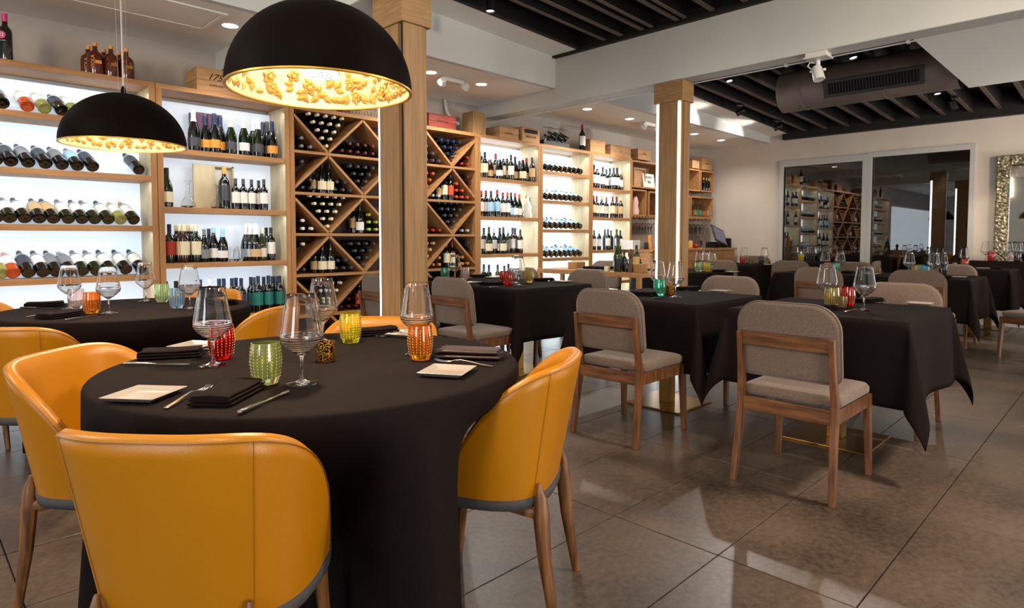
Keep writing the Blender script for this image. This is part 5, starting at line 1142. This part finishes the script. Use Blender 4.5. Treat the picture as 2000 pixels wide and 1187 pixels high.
# duct
t = thing('air_duct', (6.95, 2.80, 2.72), 'grey round metal air duct under the dark joists', 'duct')
def dfn(u, v): a = 2*pi*u; return (.21*cos(a), -1.595*v, .21*sin(a))
MB().grid(dfn, 40, 20, cu=True).build('tube', 'duct', t, smooth=2)
MB().lathe([(0, 0), (.205, 0), (.212, -.02), (.205, -.04)], 40).build('end_cap', 'duct', t, smooth=True).rotation_euler = (-pi/2, 0, 0)
for k in range(2):
    g = MB().lathe([(.212, -.012), (.216, 0), (.212, .012)], 40).build('seam_ring', 'duct', t, smooth=True); g.rotation_euler = (pi/2, 0, 0); g.location = (0, -.25-.75*k, 0)
gr = MB().bx(-.012, .012, -1.35, -.48, -.085, .085).build('grille', 'ductblack', t, bevel=.003); a_ = R(20)
gr.location = (-.205*cos(a_)-.005, 0, -.215*sin(a_)); gr.rotation_euler = (0, -a_, 0)
MB().bx(-.0135, -.0125, -1.31, -.52, -.055, .055).build('opening', 'void', gr)
for k in range(30): MB().bx(-.018, -.0138, -1.30+.0265*k, -1.293+.0265*k, -.055, .055).build('louvre', 'ductblack', gr)
# white lamp fixture under the beam
t = thing('beam_lamp', (5.03, 1.765, 2.54), 'white adjustable lamp fixture fixed under the white beam', 'lamp')
MB().bx(-.08, .04, -.075, .075, -.035, 0).build('junction_box', 'plastic', t, bevel=.003); MB().bx(-.09, .05, -.085, .085, -.045, -.035).build('cover_plate', 'plastic', t, bevel=.002)
MB().tube([(-.02, 0, -.045), (-.02, 0, -.09)], .016, 10).build('stem', 'plastic', t, smooth=True)
h = MB().lathe([(0, .05), (.028, .05), (.036, .03), (.04, -.06), (.036, -.06), (0, -.055)], 20).build('lamp_head', 'plastic', t, smooth=True); h.location = (-.02, .0, -.145); h.rotation_euler = (R(-14), R(8), 0)
MB().tube([(-.02, .02, -.07), (-.02, .06, -.06), (-.02, .075, -.085), (-.02, .05, -.11), (-.02, .02, -.10)], .005, 6).build('cable_loop', 'plastic', t, smooth=True)
for s in (-1, 1): MB().lathe([(0, -.008), (.012, -.008), (.012, .008), (0, .008)], 10).build('knob', 'plastic', t, smooth=True).location = (-.02, s*.045, -.13)
# conduit by the timber post
o = MB().tube([(4.45, 5.54, 2.69), (4.45, 5.50, 2.55), (4.5, 5.46, 2.45), (4.56, 5.42, 2.42)], .018, 8).build('conduit', 'plastic', smooth=True); tag(o, 'curved white conduit left of the timber post', 'pipe')
# mirror
my0, my1 = -1.2, 1.36; mz0, mz1 = .35, 2.215; fw = .145
t = thing('wall_mirror', (10.2, 0, 0), 'large wall mirror in hammered gold frame at right edge', 'mirror')
MB().bx(.03, .04, my0+fw, my1-fw, mz0+fw, mz1-fw).build('mirror_glass', 'mirror', t)
def frame_piece(y0, y1, z0, z1):
    g = MB(); ny, nz = max(2, int((y1-y0)/.02)), max(2, int((z1-z0)/.02)); rr = random.Random(5)
    def fn(u, v):
        e = min(u, 1-u)*(y1-y0), min(v, 1-v)*(z1-z0); ed = min(1, min(e)/.02)
        return (-.02*ed-.012*rr.random()*ed, y0+(y1-y0)*u, z0+(z1-z0)*v)
    g.grid(fn, ny, nz); g.build('frame_side', 'mosaic', t)
    MB().bx(.001, .05, y0, y1, z0, z1).build('frame_back', 'mosaic', t)
frame_piece(my1-fw, my1, mz0, mz1); frame_piece(my0, my0+fw, mz0, mz1); frame_piece(my0+fw, my1-fw, mz1-fw, mz1); frame_piece(my0+fw, my1-fw, mz0, mz0+fw)
# screen-like pale wall panel at far left, seen mirrored in the window
for k in USED: pass
